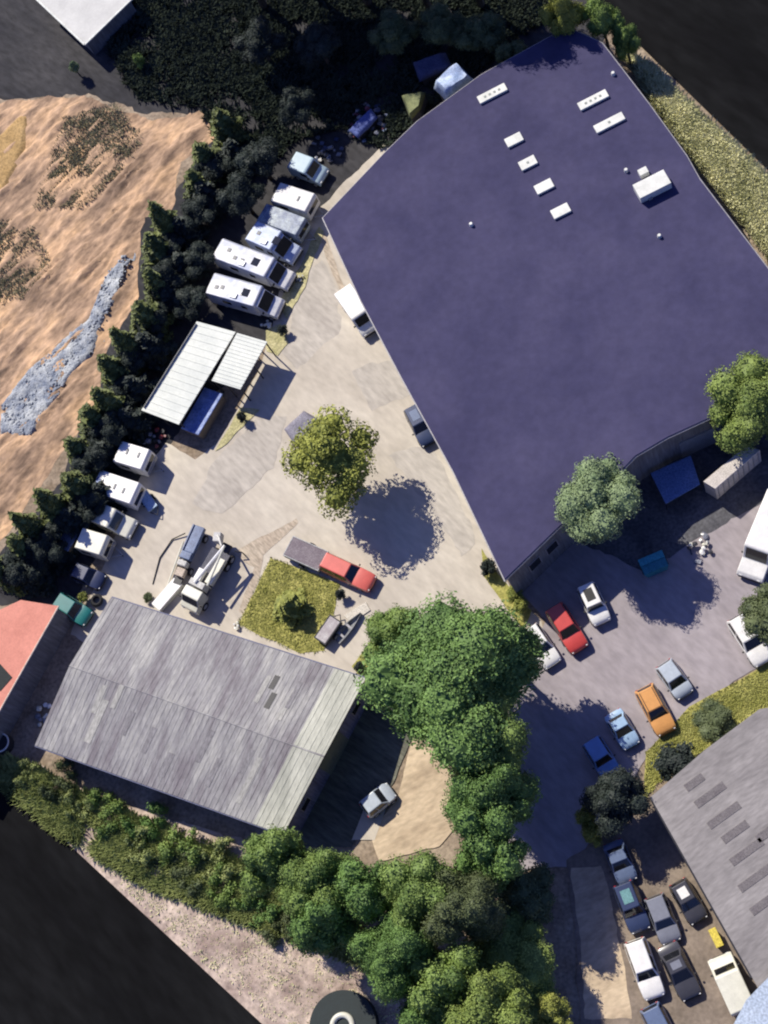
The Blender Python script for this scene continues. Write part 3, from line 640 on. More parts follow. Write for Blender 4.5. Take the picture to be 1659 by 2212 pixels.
gA = min(bi, key=lambda q: (Vector(q)-Vector((bB.x, bB.y))).length); gB = min(bi, key=lambda q: (Vector(q)-Vector((bC.x, bC.y))).length)
wall_panel(barn, 'sliding_door', gA, gB, .45, 1.75, 3.4, 3.4, mat('grey_green_door', (.16, .18, .14), scale=1.5, rough=.7), None, at(1000, 1700))
for t in (.15, .8): wall_panel(barn, 'window', gA, gB, t, 2.2, 1.1, .9, GLASS, M_TRIM, at(1000, 1700))
for nm_, a, b_ in (('gutter', bA, bB), ('gutter', bD, bC)):
    o = (a-bR0).normalized()*.06; MB().tube([a+o+Vector((0, 0, -.1)), b_+o+Vector((0, 0, -.1))], .06).build(nm_, mat('blue_grey_gutter', (.14, .15, .23), scale=1, rough=.5), barn)

# white shelter (two flat roofs on posts)
sh = thing('shelter', 'open shelter with two off white flat roofs beside the conifers', 'shelter', (0, 0, 0))
SHZ = 2.8
r1 = ats([(425, 694), (509, 717), (386, 917), (305, 886)], SHZ); r2 = ats([(512, 719), (577, 738), (519, 841), (457, 822)], SHZ+.15)
for q in (r1, r2):
    rb = MB().slab(q, .12)
    for k in range(14):
        f = (k+.5)/14; a1 = q[0].lerp(q[3], f); b1 = q[1].lerp(q[2], f); c1_ = (a1+b1)/2; d1 = b1-a1
        rb.box((c1_.x, c1_.y, c1_.z+.012), (d1.length*.99, .07, .05), math.atan2(d1.y, d1.x))
    rb.build('roof', M_WHITEROOF, sh)
    n4 = len(q); c = sum(q, Vector())/n4
    for i in range(4):
        p = q[i].lerp(c, .05); MB().tube([(p.x, p.y, 0), (p.x, p.y, p.z-.12)], .07).build('post', DARKSTEEL, sh)
        p2 = q[i].lerp(q[(i+1) % 4], .5).lerp(c, .03); MB().tube([(p2.x, p2.y, 0), (p2.x, p2.y, p2.z-.12)], .07).build('post', DARKSTEEL, sh)
bw = [r1[3].lerp(r1[0], .03).lerp(r1[2], .04), r1[0].lerp(r1[3], .03).lerp(r1[1], .04)]
dxy = (bw[1]-bw[0]); MB().box(((bw[0].x+bw[1].x)/2, (bw[0].y+bw[1].y)/2, 1.5), (dxy.length, .08, 3.0), math.atan2(dxy.y, dxy.x)).build('back_wall', M_WALL, sh)
bt = ats([(440, 838), (478, 852), (428, 936), (392, 922)], 1.6)
blt = thing('covered_stack', 'blue sheeted stack beside the white shelter', 'stack', (0, 0, 0))
MB().prism([(p.x, p.y) for p in bt], .0, 1.35).build('load', mat('timber_load', (.2, .16, .12), scale=2), blt)
cm = sum(bt, Vector())/4; cv = [Vector((p.x, p.y, 1.36)) for p in bt]; big = [cm+(p-cm)*1.06 for p in bt]
MB().slab([Vector((p.x, p.y, 1.5)) for p in big], .14).build('sheet', mat('blue_tarpaulin', (.10, .16, .40), (.28, .36, .60), scale=1.0, rough=.5, bump=.5), blt, bevel=.08)

# red roof building, left edge
rr = thing('red_roof_house', 'salmon red roofed building at the left edge', 'building', (0, 0, 0))
RP = ccw(xy([(-150, 1470), (-60, 1345), (45, 1296), (126, 1309), (0, 1532), (-90, 1690), (-230, 1620)], 4))
MB().prism(inset(RP, .2), 0, 3.84).build('wall', M_WALL, rr); MB().prism(RP, 3.85, 4.0).build('roof', mat('salmon_roof', (.52, .20, .145), (.64, .26, .19), scale=.6, rough=.8, fine=.1), rr)
e0, e1 = at(126, 1309, 4), at(0, 1532, 4)
MB().tube([e0+Vector((.05, 0, 0)), e1+Vector((.05, 0, 0)), e1.lerp(e0, -.6)+Vector((.05, 0, 0))], .08).build('gutter', mat('cream_gutter', (.6, .5, .4)), rr)
hp = ats([(-30, 1463), (0, 1434), (26, 1463), (0, 1493)], 4.05); MB().slab(hp, .04).build('roof_hatch', mat('dark_overlay', (.015, .02, .02)), rr)  # dark screen overlay corner built as a hatch, no real roof part

# grey roof, lower right
gr = thing('grey_roof_house', 'grey roofed building with dark roof panels at the lower right', 'building', (0, 0, 0))
GP = ccw(xy([(1405, 1722), (1520, 1622), (1640, 1532), (1950, 1480), (1950, 2500), (1830, 2470), (1625, 2112)], 4.2))
M_GROOF = mat('brown_grey_roof', (.205, .19, .185), (.30, .28, .27), scale=.5, rough=.85, stretch=(1, .25, 1), rot=R(-52), fine=.2)
MB().prism(inset(GP, .25), 0, 4.04).build('wall', M_WALL, gr); MB().prism(GP, 4.05, 4.2).build('roof', M_GROOF, gr)
pa = math.atan2(60, 75)
for x, y, l_ in [(1534, 1717, 66), (1564, 1761, 70), (1588, 1797, 56), (1613, 1840, 70), (1638, 1892, 84), (1652, 1950, 60), (1500, 1690, 40), (1655, 1800, 40)]:
    p = at(x, y, 4.23); MB().box((p.x, p.y, 4.218), (l_/PXM, .62, .03), pa).build('roof_panel', mat('darker_panel', (.13, .115, .12), (.17, .155, .155), scale=1.2, rough=.8), gr)
p0, p1 = at(1405, 1722, 4.2), at(1625, 2112, 4.2)
MB().tube([p0+Vector((-.06, 0, -.05)), p1+Vector((-.06, 0, -.05))], .08).build('gutter', DARKSTEEL, gr)
# white screen panel at the top left, built as an added block
wr = thing('overlay_panel_block', 'white screen panel built as a flat roofed block at the top left', 'building', (0, 0, 0))
WR = ccw(xy([(78, -2), (183, 97), (287, -4), (180, -110)], 2.6))
MB().prism(inset(WR, .35), 0, 2.4).build('wall', M_WALL, wr); MB().prism(WR, 2.41, 2.6).build('roof', mat('greyish_white_overlay', (.46, .46, .44), (.56, .56, .53), scale=.5, rough=.7, fine=.05), wr)  # sides and top of the added panel block
ei = WR; et = MB()
for i in range(4):
    a, b_ = ei[i], ei[(i+1) % 4]; d = Vector(b_)-Vector(a); et.box(((a[0]+b_[0])/2, (a[1]+b_[1])/2, 2.64), (d.length-.02, .2, .1), math.atan2(d.y, d.x))
et.build('overlay_edge', mat('overlay_edge_white', (.66, .68, .63)), wr)
# pale blue screen overlay, lower right corner, built as an added sheet on posts
bc = ats([(1612, 2214), (1670, 2120), (1700, 2140), (1650, 2235)], 5.0)
bl = thing('overlay_band', 'screen overlay built as a pale blue canopy edge at the lower right corner', 'band', (0, 0, 0))
MB().slab(ats([(1560, 2260), (1612, 2160), (1690, 2080), (1760, 2100), (1700, 2240)], 5.2), .25).build('band_sheet', mat('pale_blue_overlay', (.36, .43, .52), (.44, .51, .6), scale=.6, rough=.5), bl)
for x, y in ((1612, 2190), (1700, 2110)):
    p = at(x, y, 5.0); MB().tube([(p.x, p.y, 0), (p.x, p.y, 4.9)], .07).build('post', DARKSTEEL, bl)

# ------------------------------------------------------------------ vehicles
def place2(pr, pf, z=.7):
    a, b = at(pr[0], pr[1], z), at(pf[0], pf[1], z); c = (a+b)/2
    return (c.x, c.y, 0), math.atan2(b.y-a.y, b.x-a.x), (Vector((b.x, b.y))-Vector((a.x, a.y))).length
def wheel(root, x, y, r=.32, wd=.2):
    s = 1 if y > 0 else -1
    o = MB().tube([(x, y-s*wd/2, r), (x, y+s*wd/2, r)], r, 16).build('wheel', RUBBER, root, smooth=40)
    MB().tube([(x, y+s*(wd/2-.02), r), (x, y+s*(wd/2+.012), r)], r*.62, 12).build('rim', STEEL, o, smooth=40)
def quadp(name, q, m, root, th=.02):
    a, b, c, d = [Vector(p) for p in q]; n = (b-a).cross(d-a).normalized()*th
    return MB().add([a-n*.4, b-n*.4, c-n*.4, d-n*.4, a+n, b+n, c+n, d+n], [(3, 2, 1, 0), (4, 5, 6, 7), (0, 1, 5, 4), (1, 2, 6, 5), (2, 3, 7, 6), (3, 0, 4, 7)]).build(name, m, root)
KIND = {  # cabin base rear/front, roof rear/front (fractions of length), belt z, hood z, deck z, roof z
    'hatch': (-.485, .20, -.40, .03, .92, .86, .92, 1.46), 'saloon': (-.36, .20, -.22, .02, .9, .84, .9, 1.42),
    'estate': (-.49, .20, -.43, .04, .92, .86, .92, 1.46), 'suv': (-.485, .19, -.44, .06, 1.05, 1.02, 1.05, 1.74),
    'pickup': (-.10, .22, -.06, .08, 1.05, 1.02, .98, 1.72), 'mini': (-.48, .24, -.40, .06, .9, .86, .9, 1.44), 'jeep': (-.49, .16, -.47, .10, 1.1, 1.06, 1.1, 1.8)}
def car(name, label, cat, pr, pf, m, kind='hatch', W=1.74, roofm=None, extra=None, group=None, rack=False, sunroof=False, hoodm=None):
    loc, rz, L = place2(pr, pf); W *= 1.03; t = thing(name, label, cat, loc, rz, group); h = W/2
    cr, cf, rr_, rf, belt, hood, deck, rz_ = [KIND[kind][i]*(L if i < 4 else 1) for i in range(8)]
    def ring(x, zt, k, zb=.28):
        w_ = h*k; return [(x, -w_*.94, zb), (x, -w_, zb+.22), (x, -w_*.99, zt-.2), (x, -w_*.93, zt-.05), (x, -w_*.62, zt), (x, w_*.62, zt), (x, w_*.93, zt-.05), (x, w_*.99, zt-.2), (x, w_, zb+.22), (x, w_*.94, zb)]
    e = L/2
    st = [(-e, deck-.22, .80, .42), (-e+.07, deck-.08, .90, .34), (-e+.28, deck, .97, .28), (cr if cr > -e+.4 else -e+.5, belt, 1, .28), (cf-.25, belt, 1, .28), (cf, hood+.06, .995, .28), (cf+(e-cf)*.5, hood, .98, .28), (e-.3, hood-.07, .94, .28), (e-.08, hood-.18, .86, .33), (e, hood-.32, .74, .42)]
    st = sorted(st); b = MB().loft([ring(*s) for s in st]); body = b.build('body', m, t, smooth=38)
    # cabin (pillars and roof skin)
    bw, tw = h*.93, h*.74
    B4 = [(cr, -bw), (cf, -bw), (cf, bw), (cr, bw)]; T4 = [(rr_, -tw), (rf, -tw), (rf, tw), (rr_, tw)]
    bz, tz = belt-.06, rz_
    vs = [(x, y, bz) for x, y in B4]+[(x, y, tz-.04) for x, y in T4]+[(x*.96+(rr_+rf)*.02, y*.9, tz) for x, y in T4]
    MB().add(vs, [(3, 2, 1, 0), (8, 9, 10, 11)]+[(i, (i+1) % 4, 4+(i+1) % 4, 4+i) for i in range(4)]+[(4+i, 4+(i+1) % 4, 8+(i+1) % 4, 8+i) for i in range(4)]).build('cabin', m, t, bevel=.05)
    def P(i, j, u, v):   # on the face between corner i and j: u along, v up
        a = Vector((*B4[i], bz)).lerp(Vector((*B4[j], bz)), u); c = Vector((*T4[i], tz-.04)).lerp(Vector((*T4[j], tz-.04)), u); return a.lerp(c, v)
    def pane(nm, i, j, u0, u1, v0=.14, v1=.92): quadp(nm, [P(i, j, u0, v0), P(i, j, u1, v0), P(i, j, u1, v1), P(i, j, u0, v1)], GLASS, t, .014)
    pane('windscreen', 1, 2, .07, .93, .06, .95); pane('rear_window', 3, 0, .1, .9, .2, .92)
    for i, j in ((0, 1), (2, 3)):
        for u0, u1 in ((.07, .47), (.52, .92)): pane('side_window', i, j, u0, u1)
    if roofm: MB().box(((rr_+rf)/2, 0, tz+.012), ((rf-rr_)*.55, tw*1.15, .02)).build('sunroof', roofm, t)
    if hoodm: MB().box((cf+(e-cf)*.48, 0, hood-.0), ((e-cf)*.6, W*.6, .03)).build('bonnet', hoodm, t, bevel=.01)
    if rack:
        for s in (-1, 1): MB().tube([(rr_+.1, s*tw*.8, tz+.05), (rf-.1, s*tw*.8, tz+.05)], .025).build('roof_rail', DARKSTEEL, t)
    if kind == 'pickup':
        MB().box((-L*.30, 0, deck+.012), (L*.34, W*.78, .02)).build('cargo_bed', PLASTIC, t)
        for s in (-1, 1): MB().box((-L*.30, s*W*.43, deck+.05), (L*.37, .09, .1)).build('bed_rail', m, t, bevel=.02)
    for s in (-1, 1):
        for x in (-L*.29, L*.31): wheel(t, x, s*(h-.09))
        MB().box((e-.11, s*h*.62, hood-.26), (.1, .3, .13), -s*.3).build('headlight', LENS, t, bevel=.02)
        MB().box((-e+.05, s*h*.66, deck-.2), (.08, .24, .16), s*.25).build('tail_light', REDLENS, t, bevel=.02)
        MB().box((cf-.2, s*(h+.08), belt+.04), (.12, .18, .12)).build('wing_mirror', PLASTIC, t, bevel=.02)
    MB().box((e-.03, 0, .48), (.1, W*.7, .16)).build('bumper', PLASTIC, t, bevel=.03)
    MB().box((-e+.02, 0, .48), (.1, W*.74, .16)).build('bumper', PLASTIC, t, bevel=.03)
    return t
def coach(name, label, cat, pr, pf, m, W=2.25, H=2.65, caps=True, sky=(.10,), hatches=((-.30, .35), (-.18, .35)), bonnetm=None, group=None):  # motorhome
    loc, rz, L = place2(pr, pf, 2.0); t = thing(name, label, cat, loc, rz, group); e = L/2; k = e-1.9
    prof = [(-e, .45), (-e-.0, H-.25), (-e+.25, H), (k-.1, H), (k+.0, H-.08), (k, .45)]
    MB().sideprism(prof, W).build('body', m, t, bevel=.09, seg=3)
    cabp = [(k+.004, .45), (k+.004, H-.25), (k+.22, H-.3), (k+1.0, 1.32), (e-.22, 1.10), (e, .85), (e, .45)]
    MB().sideprism(cabp, W*.88).build('cab', bonnetm or m, t, bevel=.07, seg=3)
    x0, z0, x1, z1 = k+.26, H-.34, k+.97, 1.37; d = Vector((x1-x0, 0, z1-z0)); n_ = Vector((-d.z, 0, d.x)).normalized()*(-1 if -d.z < 0 else 1)*.012
    w2 = W*.40
    quadp('windscreen', [Vector((x0, -w2, z0))+n_, Vector((x1, -w2, z1))+n_, Vector((x1, w2, z1))+n_, Vector((x0, w2, z0))+n_], GLASS, t, .02)
    for f in sky: MB().box((L*f, 0, H+.02), (.75, .8, .05)).build('skylight', GLASS, t, bevel=.02)
    MB().box((-L*.08, -W*.28, H+.06), (.7, .5, .14)).build('roof_unit', STEEL, t, bevel=.03)
    MB().tube([(-e+.3, W*.46, H-.03), (k-.3, W*.46, H-.03)], .05).build('awning_rail', STEEL, t)
    for f, s in hatches: MB().box((L*f, s*W*.3, H+.015), (.4, .4, .05)).build('roof_hatch', mat('hatch_grey', (.10, .11, .13), rough=.4), t, bevel=.02)
    for s in (-1, 1):
        MB().box((-L*.2, s*W/2, 1.65), (.9, .05, .55)).build('side_window', GLASS, t); MB().box((L*.06, s*W/2, 1.65), (.6, .05, .5)).build('side_window', GLASS, t)
        MB().box((e-.03, s*W*.32, .8), (.08, .3, .16)).build('headlight', LENS, t, bevel=.02)
        MB().box((k+.7, s*(W*.44+.14), 1.5), (.12, .24, .2)).build('wing_mirror', PLASTIC, t, bevel=.02)
        for x in (-L*.28, e-.75): wheel(t, x, s*(W*.44-.05), .34, .22)
    MB().box((e-.0, 0, .55), (.12, W*.8, .2)).build('bumper', PLASTIC, t, bevel=.03)
    return t
def caravan(name, label, cat, pr, pf, m, W=2.2, H=2.5, endm=None, hatches=((-.15, .1), (.22, .1)), group=None, patch=None):
    loc, rz, L = place2(pr, pf, H); t = thing(name, label, cat, loc, rz, group); e = L/2
    prof = [(-e+.1, .45), (-e, .9), (-e, H-.35), (-e+.18, H), (e-.18, H), (e, H-.3), (e, .95), (e-.15, .45)]
    MB().sideprism(prof, W).build('body', m, t, bevel=.08, seg=3)
    MB().box((e+.0, 0, 1.65), (.05, W*.8, .6)).build('front_window', GLASS, t); MB().box((-e, 0, 1.65), (.05, W*.7, .55)).build('rear_window', GLASS, t)
    if endm: MB().box((e+.02, 0, .95), (.09, W*.9, .5)).build('front_panel', endm, t, bevel=.02)
    if patch: MB().slab([Vector((-e+.25, -W/2+.1, H+.02)), Vector((-e+.9, -W/2+.1, H+.02)), Vector((-e+.7, W*.1, H+.02)), Vector((-e+.25, W*.2, H+.02))], .015).build('roof_patch', patch, t)
    for f, s in hatches: MB().box((L*f, s*W, H+.02), (.22, .55, .06)).build('roof_hatch', mat('hatch_grey', (.10, .11, .13), rough=.4), t, bevel=.02)
    for s in (-1, 1):
        MB().box((-L*.15, s*W/2, 1.65), (.9, .05, .5)).build('side_window', GLASS, t); wheel(t, -.1, s*(W/2-.12), .32, .2)
        MB().tube([(e-.15, s*.55, .5), (e+.95, 0, .5)], .045).build('drawbar', STEEL, t)
    MB().box((L*.18, -W/2, 1.35), (.65, .05, 1.7)).build('door', m, t, bevel=.02)
    MB().tube([(e+.85, 0, .05), (e+.85, 0, .75)], .04).build('jockey_wheel', DARKSTEEL, t)
    return t
def van(name, label, cat, pr, pf, m, W=1.9, H=2.2, nose=1.55, group=None, boxm=None):
    loc, rz, L = place2(pr, pf, 1.2); t = thing(name, label, cat, loc, rz, group); e = L/2; k = e-nose
    prof = [(-e, .4), (-e, H-.2), (-e+.12, H), (k, H), (k+.15, H-.08), (k+.75, 1.25), (e-.25, 1.05), (e, .8), (e, .4)]
    MB().sideprism(prof, W).build('body', m, t, bevel=.1, seg=3)
    x0, z0, x1, z1 = k+.22, H-.14, k+.70, 1.32; d = Vector((x1-x0, 0, z1-z0)); n_ = Vector((-d.z, 0, d.x)).normalized()*.014; w2 = W*.40
    if n_.x < 0: n_ = -n_
    quadp('windscreen', [Vector((x0, -w2, z0))+n_, Vector((x1, -w2, z1))+n_, Vector((x1, w2, z1))+n_, Vector((x0, w2, z0))+n_], GLASS, t, .02)
    for s in (-1, 1):
        MB().box((k-.1, s*W/2, 1.6), (.8, .04, .5)).build('side_window', GLASS, t)
        for x in (-L*.28, e-.7): wheel(t, x, s*(W/2-.09), .33, .2)
        MB().box((e-.03, s*W*.34, .78), (.08, .26, .16)).build('headlight', LENS, t, bevel=.02)
        MB().box((-e+.01, s*W*.42, 1.0), (.05, .12, .4)).build('tail_light', REDLENS, t)
        MB().box((k+.4, s*(W/2+.1), 1.35), (.12, .2, .18)).build('wing_mirror', PLASTIC, t, bevel=.02)
    MB().box((-e+.0, 0, 1.3), (.04, W*.03, 1.4)).build('rear_door', DARKSTEEL, t)
    MB().box((e, 0, .52), (.12, W*.85, .2)).build('bumper', PLASTIC, t, bevel=.03)
    return t
def trailer(name, label, pr, pf, m, lidm, W=1.9, H=1.0, lid=True, group=None, tongue=1.1):
    loc, rz, L = place2(pr, pf, H); t = thing(name, label, 'trailer', loc, rz, group); e = L/2
    MB().box((0, 0, .5), (L, W, .12)).build('deck', DARKSTEEL, t)
    b = MB()
    for s in (-1, 1):
        b.box((0, s*(W/2-.04), (H+.56)/2), (L, .08, H-.56)); b.box((s*(e-.04), 0, (H+.56)/2), (.08, W-.16, H-.56))
    b.build('side_board', m, t)
    if lid: MB().box((0, 0, H-.05), (L-.2, W-.2, .08)).build('cover', lidm, t, bevel=.02)
    for s in (-1, 1):
        wheel(t, -.1, s*(W/2+.1), .3, .18); MB().tube([(e-.05, s*.5, .5), (e+tongue, 0, .5)], .045).build('drawbar', DARKSTEEL, t)
    return t

RED = paint('red_paint', (.52, .06, .05)); CORAL = paint('faded_red_paint', (.62, .13, .10)); ORANGE = paint('orange_paint', (.62, .30, .09))
SILVER = paint('silver_paint', (.42, .47, .52)); PALEBLUE = paint('pale_blue_paint', (.32, .46, .62)); BLUE = paint('blue_paint', (.12, .25, .52)); NAVY = paint('navy_paint', (.03, .04, .09))
TEAL = paint('teal_paint', (.06, .22, .24)); CHAR = paint('charcoal_paint', (.05, .05, .06)); GREYP = paint('grey_paint', (.20, .21, .25)); DBLUE = paint('dark_blue_paint', (.035, .05, .11)); GREEN = paint('green_teal_paint', (.02, .16, .15))
DRED = paint('dark_red_paint', (.16, .03, .035)); STEELB = paint('steel_blue_paint', (.12, .16, .26)); CREAM = paint('cream_paint', (.66, .65, .55))

# row of vans and motorhomes beside the conifers
g1 = 'vans and motorhomes parked beside the conifers'
van('parked_van', 'rounded blue grey van at the top end of the parked row', 'van', (634, 353), (699, 378), paint('mist_blue_paint', (.40, .52, .58)), 1.9, 2.1, group=g1)
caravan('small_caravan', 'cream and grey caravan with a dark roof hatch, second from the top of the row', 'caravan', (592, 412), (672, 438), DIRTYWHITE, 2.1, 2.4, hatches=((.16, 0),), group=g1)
caravan('small_caravan', 'blue grey caravan with mottled roof, third from the top of the row', 'caravan', (562, 456), (652, 490), mat('mottled_blue_shell', (.10, .13, .24), (.42, .48, .50), scale=.9, rough=.5), 2.0, 2.3, hatches=(), group=g1)
coach('motorhome', 'bluish white motorhome with a wide dark roof panel', 'motorhome', (544, 501), (634, 541), BLUEWHITE, 2.2, 2.6, sky=(.14,), hatches=((-.28, 0),), group=g1)
coach('motorhome', 'white motorhome with cluttered rear and black windscreen', 'motorhome', (471, 540), (622, 597), mat('shade_mottled_shell', (.30, .35, .50), (.80, .78, .73), scale=.45, rough=.45, fine=.12), 2.2, 2.6, sky=(.07,), hatches=((-.32, .3), (-.2, -.5), (-.1, -.5)), group=g1)  # mottling puts the bluish tree shade into the shell colour
coach('motorhome', 'white motorhome with bluish shade in its shell colour, nearest the white shelter', 'motorhome', (455, 616), (599, 656), MATS['shade_mottled_shell'], 2.25, 2.6, sky=(.06,), hatches=((-.36, -.35), (-.28, -.15)), group=g1)
van('white_van', 'white flat roofed van backed against the warehouse wall', 'van', (744, 632), (800, 712), WHITE, 1.9, 2.2, nose=1.5)
car('parked_car', 'dark blue car parked tight against the warehouse wall', 'car', (888, 880), (928, 958), DBLUE, 'estate', 1.7, roofm=STEELB)
g2 = 'caravans parked below the white shelter'
caravan('caravan', 'boxy white caravan with two roof hatches nearest the shelter', 'caravan', (250, 973), (316, 993), WHITE, 2.1, 2.5, endm=GREYP, group=g2)
caravan('caravan', 'long white caravan with a blue patched roof corner', 'caravan', (203, 1036), (293, 1066), WHITE, 2.2, 2.5, hatches=((.0, .0), (.22, -.05)), group=g2, patch=mat('blue_tarpaulin', (.1, .16, .4)))
van('white_van', 'white van with a dark blue front, third in the caravan row', 'van', (182, 1099), (285, 1142), CREAM, 1.95, 2.2, nose=2.0, group=g2)
caravan('caravan', 'white caravan with a grey front and blue sheet at its back', 'caravan', (166, 1160), (226, 1178), CREAM, 2.0, 2.5, endm=GREYP, hatches=(), group=g2)
p = at(148, 1160, 1.6); ssh = thing('sheeted_crate', 'blue grey sheeted crate behind the grey fronted caravan', 'crate', (p.x, p.y, 0), math.atan2(-37, 80))
MB().box((0, 0, .75), (1.3, 2.3, 1.5)).build('crate', mat('crate_wood', (.2, .16, .1)), ssh); MB().box((0, 0, 1.5), (1.45, 2.45, .16)).build('sheet', mat('slate_blue_sheet', (.10, .14, .25), (.16, .21, .34), scale=1, rough=.6), ssh, bevel=.05)
car('parked_car', 'navy car in the shade at the end of the caravan row', 'car', (160, 1232), (222, 1258), NAVY, 'hatch', 1.7, group=g2)
car('parked_car', 'green teal car in the shade by the red roof', 'car', (128, 1298), (192, 1338), GREEN, 'suv', 1.8)
trailer('boat_trailer', 'light blue small trailer in front of the long white caravan', (304, 1060), (330, 1098), PALEBLUE, mat('pale_sheet', (.4, .5, .62)), 1.0, .8, tongue=.7)

# red car towing a covered trailer
car('red_car', 'red car towing a covered trailer in the yard', 'car', (698, 1212), (806, 1262), CORAL, 'suv', 1.8, hoodm=None)
trailer('box_trailer', 'dark grey covered trailer hitched behind the red car', (622, 1178), (698, 1212), mat('pale_rim', (.4, .4, .4)), mat('violet_grey_cover', (.16, .13, .15), (.23, .2, .215), scale=1, rough=.8), 2.0, 1.1, tongue=.8)
# cart and folded trailer by the lawn
trailer('tip_trailer', 'small dark trailer with a pale front by the lawn', (690, 1385), (725, 1335), mat('dark_boards', (.05, .05, .055)), mat('pinkish_cover', (.34, .30, .31), (.5, .48, .47), scale=1.5), 1.3, .9, tongue=.5)
p = at(752, 1355, .4); b2 = thing('rowing_boat', 'narrow dark metal boat hull lying on the pale concrete', 'boat', (p.x, p.y, 0), math.atan2(80, 62))
hull = MB(); hull.loft([[(x, -w_, .45), (x, -w_*.5, .05), (x, w_*.5, .05), (x, w_, .45), (x, w_*.8, .45), (x, w_*.4, .15), (x, -w_*.4, .15), (x, -w_*.8, .45)] for x, w_ in ((-1.6, .45), (-.8, .48), (.2, .42), (1.0, .25), (1.7, .05))])
hull.build('hull', mat('dull_hull', (.10, .11, .12), (.25, .26, .27), scale=2, rough=.5), b2, smooth=30)
for x in (-.9, .1): MB().box((x, 0, .4), (.2, .7, .05)).build('seat', M_TRIM, b2)
# crane truck
def crane_truck():
    loc, rz, L = place2((492, 1172), (408, 1318), 1.0)
    t = thing('crane_truck', 'white crane truck with a folded boom beside the barn', 'truck', loc, rz); e = L/2; W = 2.0
    MB().box((-.2, 0, .75), (L-.6, .9, .25)).build('chassis', DARKSTEEL, t)
    MB().box((-.45, -.1, 1.0), (L-2.9, W, .12)).build('deck', mat('deck_grey', (.10, .10, .12)), t)
    prof = [(e-1.9, .55), (e-1.9, 2.2), (e-.95, 2.25), (e-.55, 1.5), (e-.05, 1.3), (e, .55)]
    cb_ = MB().sideprism(prof, W*.95).build('cab', CREAM, t, bevel=.1, seg=3)
    quadp('windscreen', [(e-.93, -.8, 2.2), (e-.53, -.8, 1.55), (e-.53, .8, 1.55), (e-.93, .8, 2.2)], GLASS, t, .03)
    MB().box((e-2.35, 0, 1.7), (.6, W*.8, 1.2)).build('turntable', mat('pale_machine', (.55, .54, .5)), t, bevel=.06)
    MB().tube([(e-2.3, -.2, 2.35), (-e+.6, .75, 2.7)], .14, 8).build('boom', WHITE, t)
    MB().tube([(-e+.6, .75, 2.75), (e-2.6, 1.0, 2.2)], .11, 8).build('boom', CREAM, t)
    MB().tube([(-e+.8, .5, 2.7), (-e+.2, -.3, 2.3), (-e-.1, -.9, 1.9)], .1, 8).build('outer_boom', mat('pale_machine', (.55, .54, .5)), t)
    MB().box((-e+.1, -.75, 1.6), (.9, .7, .9), .4).build('basket', mat('basket_grey', (.5, .49, .47)), t, bevel=.05)
    MB().box((-.6, .62, 1.35), (2.6, .75, .55)).build('side_locker', CREAM, t, bevel=.04)
    MB().box((.4, -.6, 1.35), (1.4, .7, .5)).build('side_locker', WHITE, t, bevel=.04)
    for s in (-1, 1):
        for x in (-e+1.2, -e+2.0, e-1.0): wheel(t, x, s*(W/2-.12), .42, .28)
        MB().tube([(-e+.4, s*1.0, .9), (-e+.2, s*1.6, .75), (-e+.2, s*1.65, .05)], .06).build('outrigger', DARKSTEEL, t)
        MB().box((e-.02, s*.7, .85), (.08, .3, .18)).build('headlight', LENS, t)
        MB().box((e-.7, s*1.15, 1.7), (.1, .2, .35)).build('wing_mirror', PLASTIC, t)
    return t
crane_truck()
def flatbed():
    loc, rz, L = place2((434, 1140), (380, 1260), .9)
    t = thing('loader_truck', 'dark blue flatbed loader beside the white crane truck', 'truck', loc, rz); e = L/2
    MB().box((-e+1.3, 0, 1.1), (2.6, 1.15, .5)).build('hopper', mat('slate_steel', (.07, .10, .19), (.16, .22, .36), scale=1.2, rough=.5), t, bevel=.05)
    MB().box((-e+1.3, -.55, 1.4), (2.6, .12, .14)).build('rail', STEELB, t); MB().box((0, 0, .65), (L, .8, .2)).build('chassis', DARKSTEEL, t)
    MB().box((.15, 0, 1.15), (.7, 1.1, .7)).build('engine', mat('slate_steel', (.1, .1, .1)), t, bevel=.06)
    MB().box((.95, 0, 1.15), (.55, .95, .8)).build('winch', mat('pale_machine', (.5, .5, .5)), t, bevel=.1)
    MB().box((1.75, .05, .95), (.8, .9, .6)).build('locker', mat('tan_locker', (.5, .42, .34)), t, bevel=.06)
    for s in (-1, 1):
        for x in (-e+.8, 1.3): wheel(t, x, s*.6, .38, .24)
    return t
flatbed()
p = at(360, 1283, .7); bx = thing('white_plank_stack', 'stack of pale boards leaning beside the barn roof', 'boards', (p.x, p.y, 0), math.atan2(80, 62))
for i in range(3): MB().box((0, 0, .15+i*.22), (3.3-.1*i, 1.1, .2), .01*i).build('board', WHITE if i == 2 else CREAM, bx, bevel=.02)
p = at(350, 1230, .3); hs = MB().tube([at(330, 1262, .05), at(345, 1205, .1), at(372, 1165, .12), at(400, 1152, .3)], .06).build('hose', PLASTIC, smooth=40)
tag(hs, 'thin dark bent pole lying between the boards and the loader', 'pole')
p = at(390, 1195, .3); o = MB().tube([at(396, 1170, .25), at(362, 1265, .25)], .09).build('pale_pole', CREAM, smooth=40); tag(o, 'pale straight pole lying beside the dark loader', 'pole')

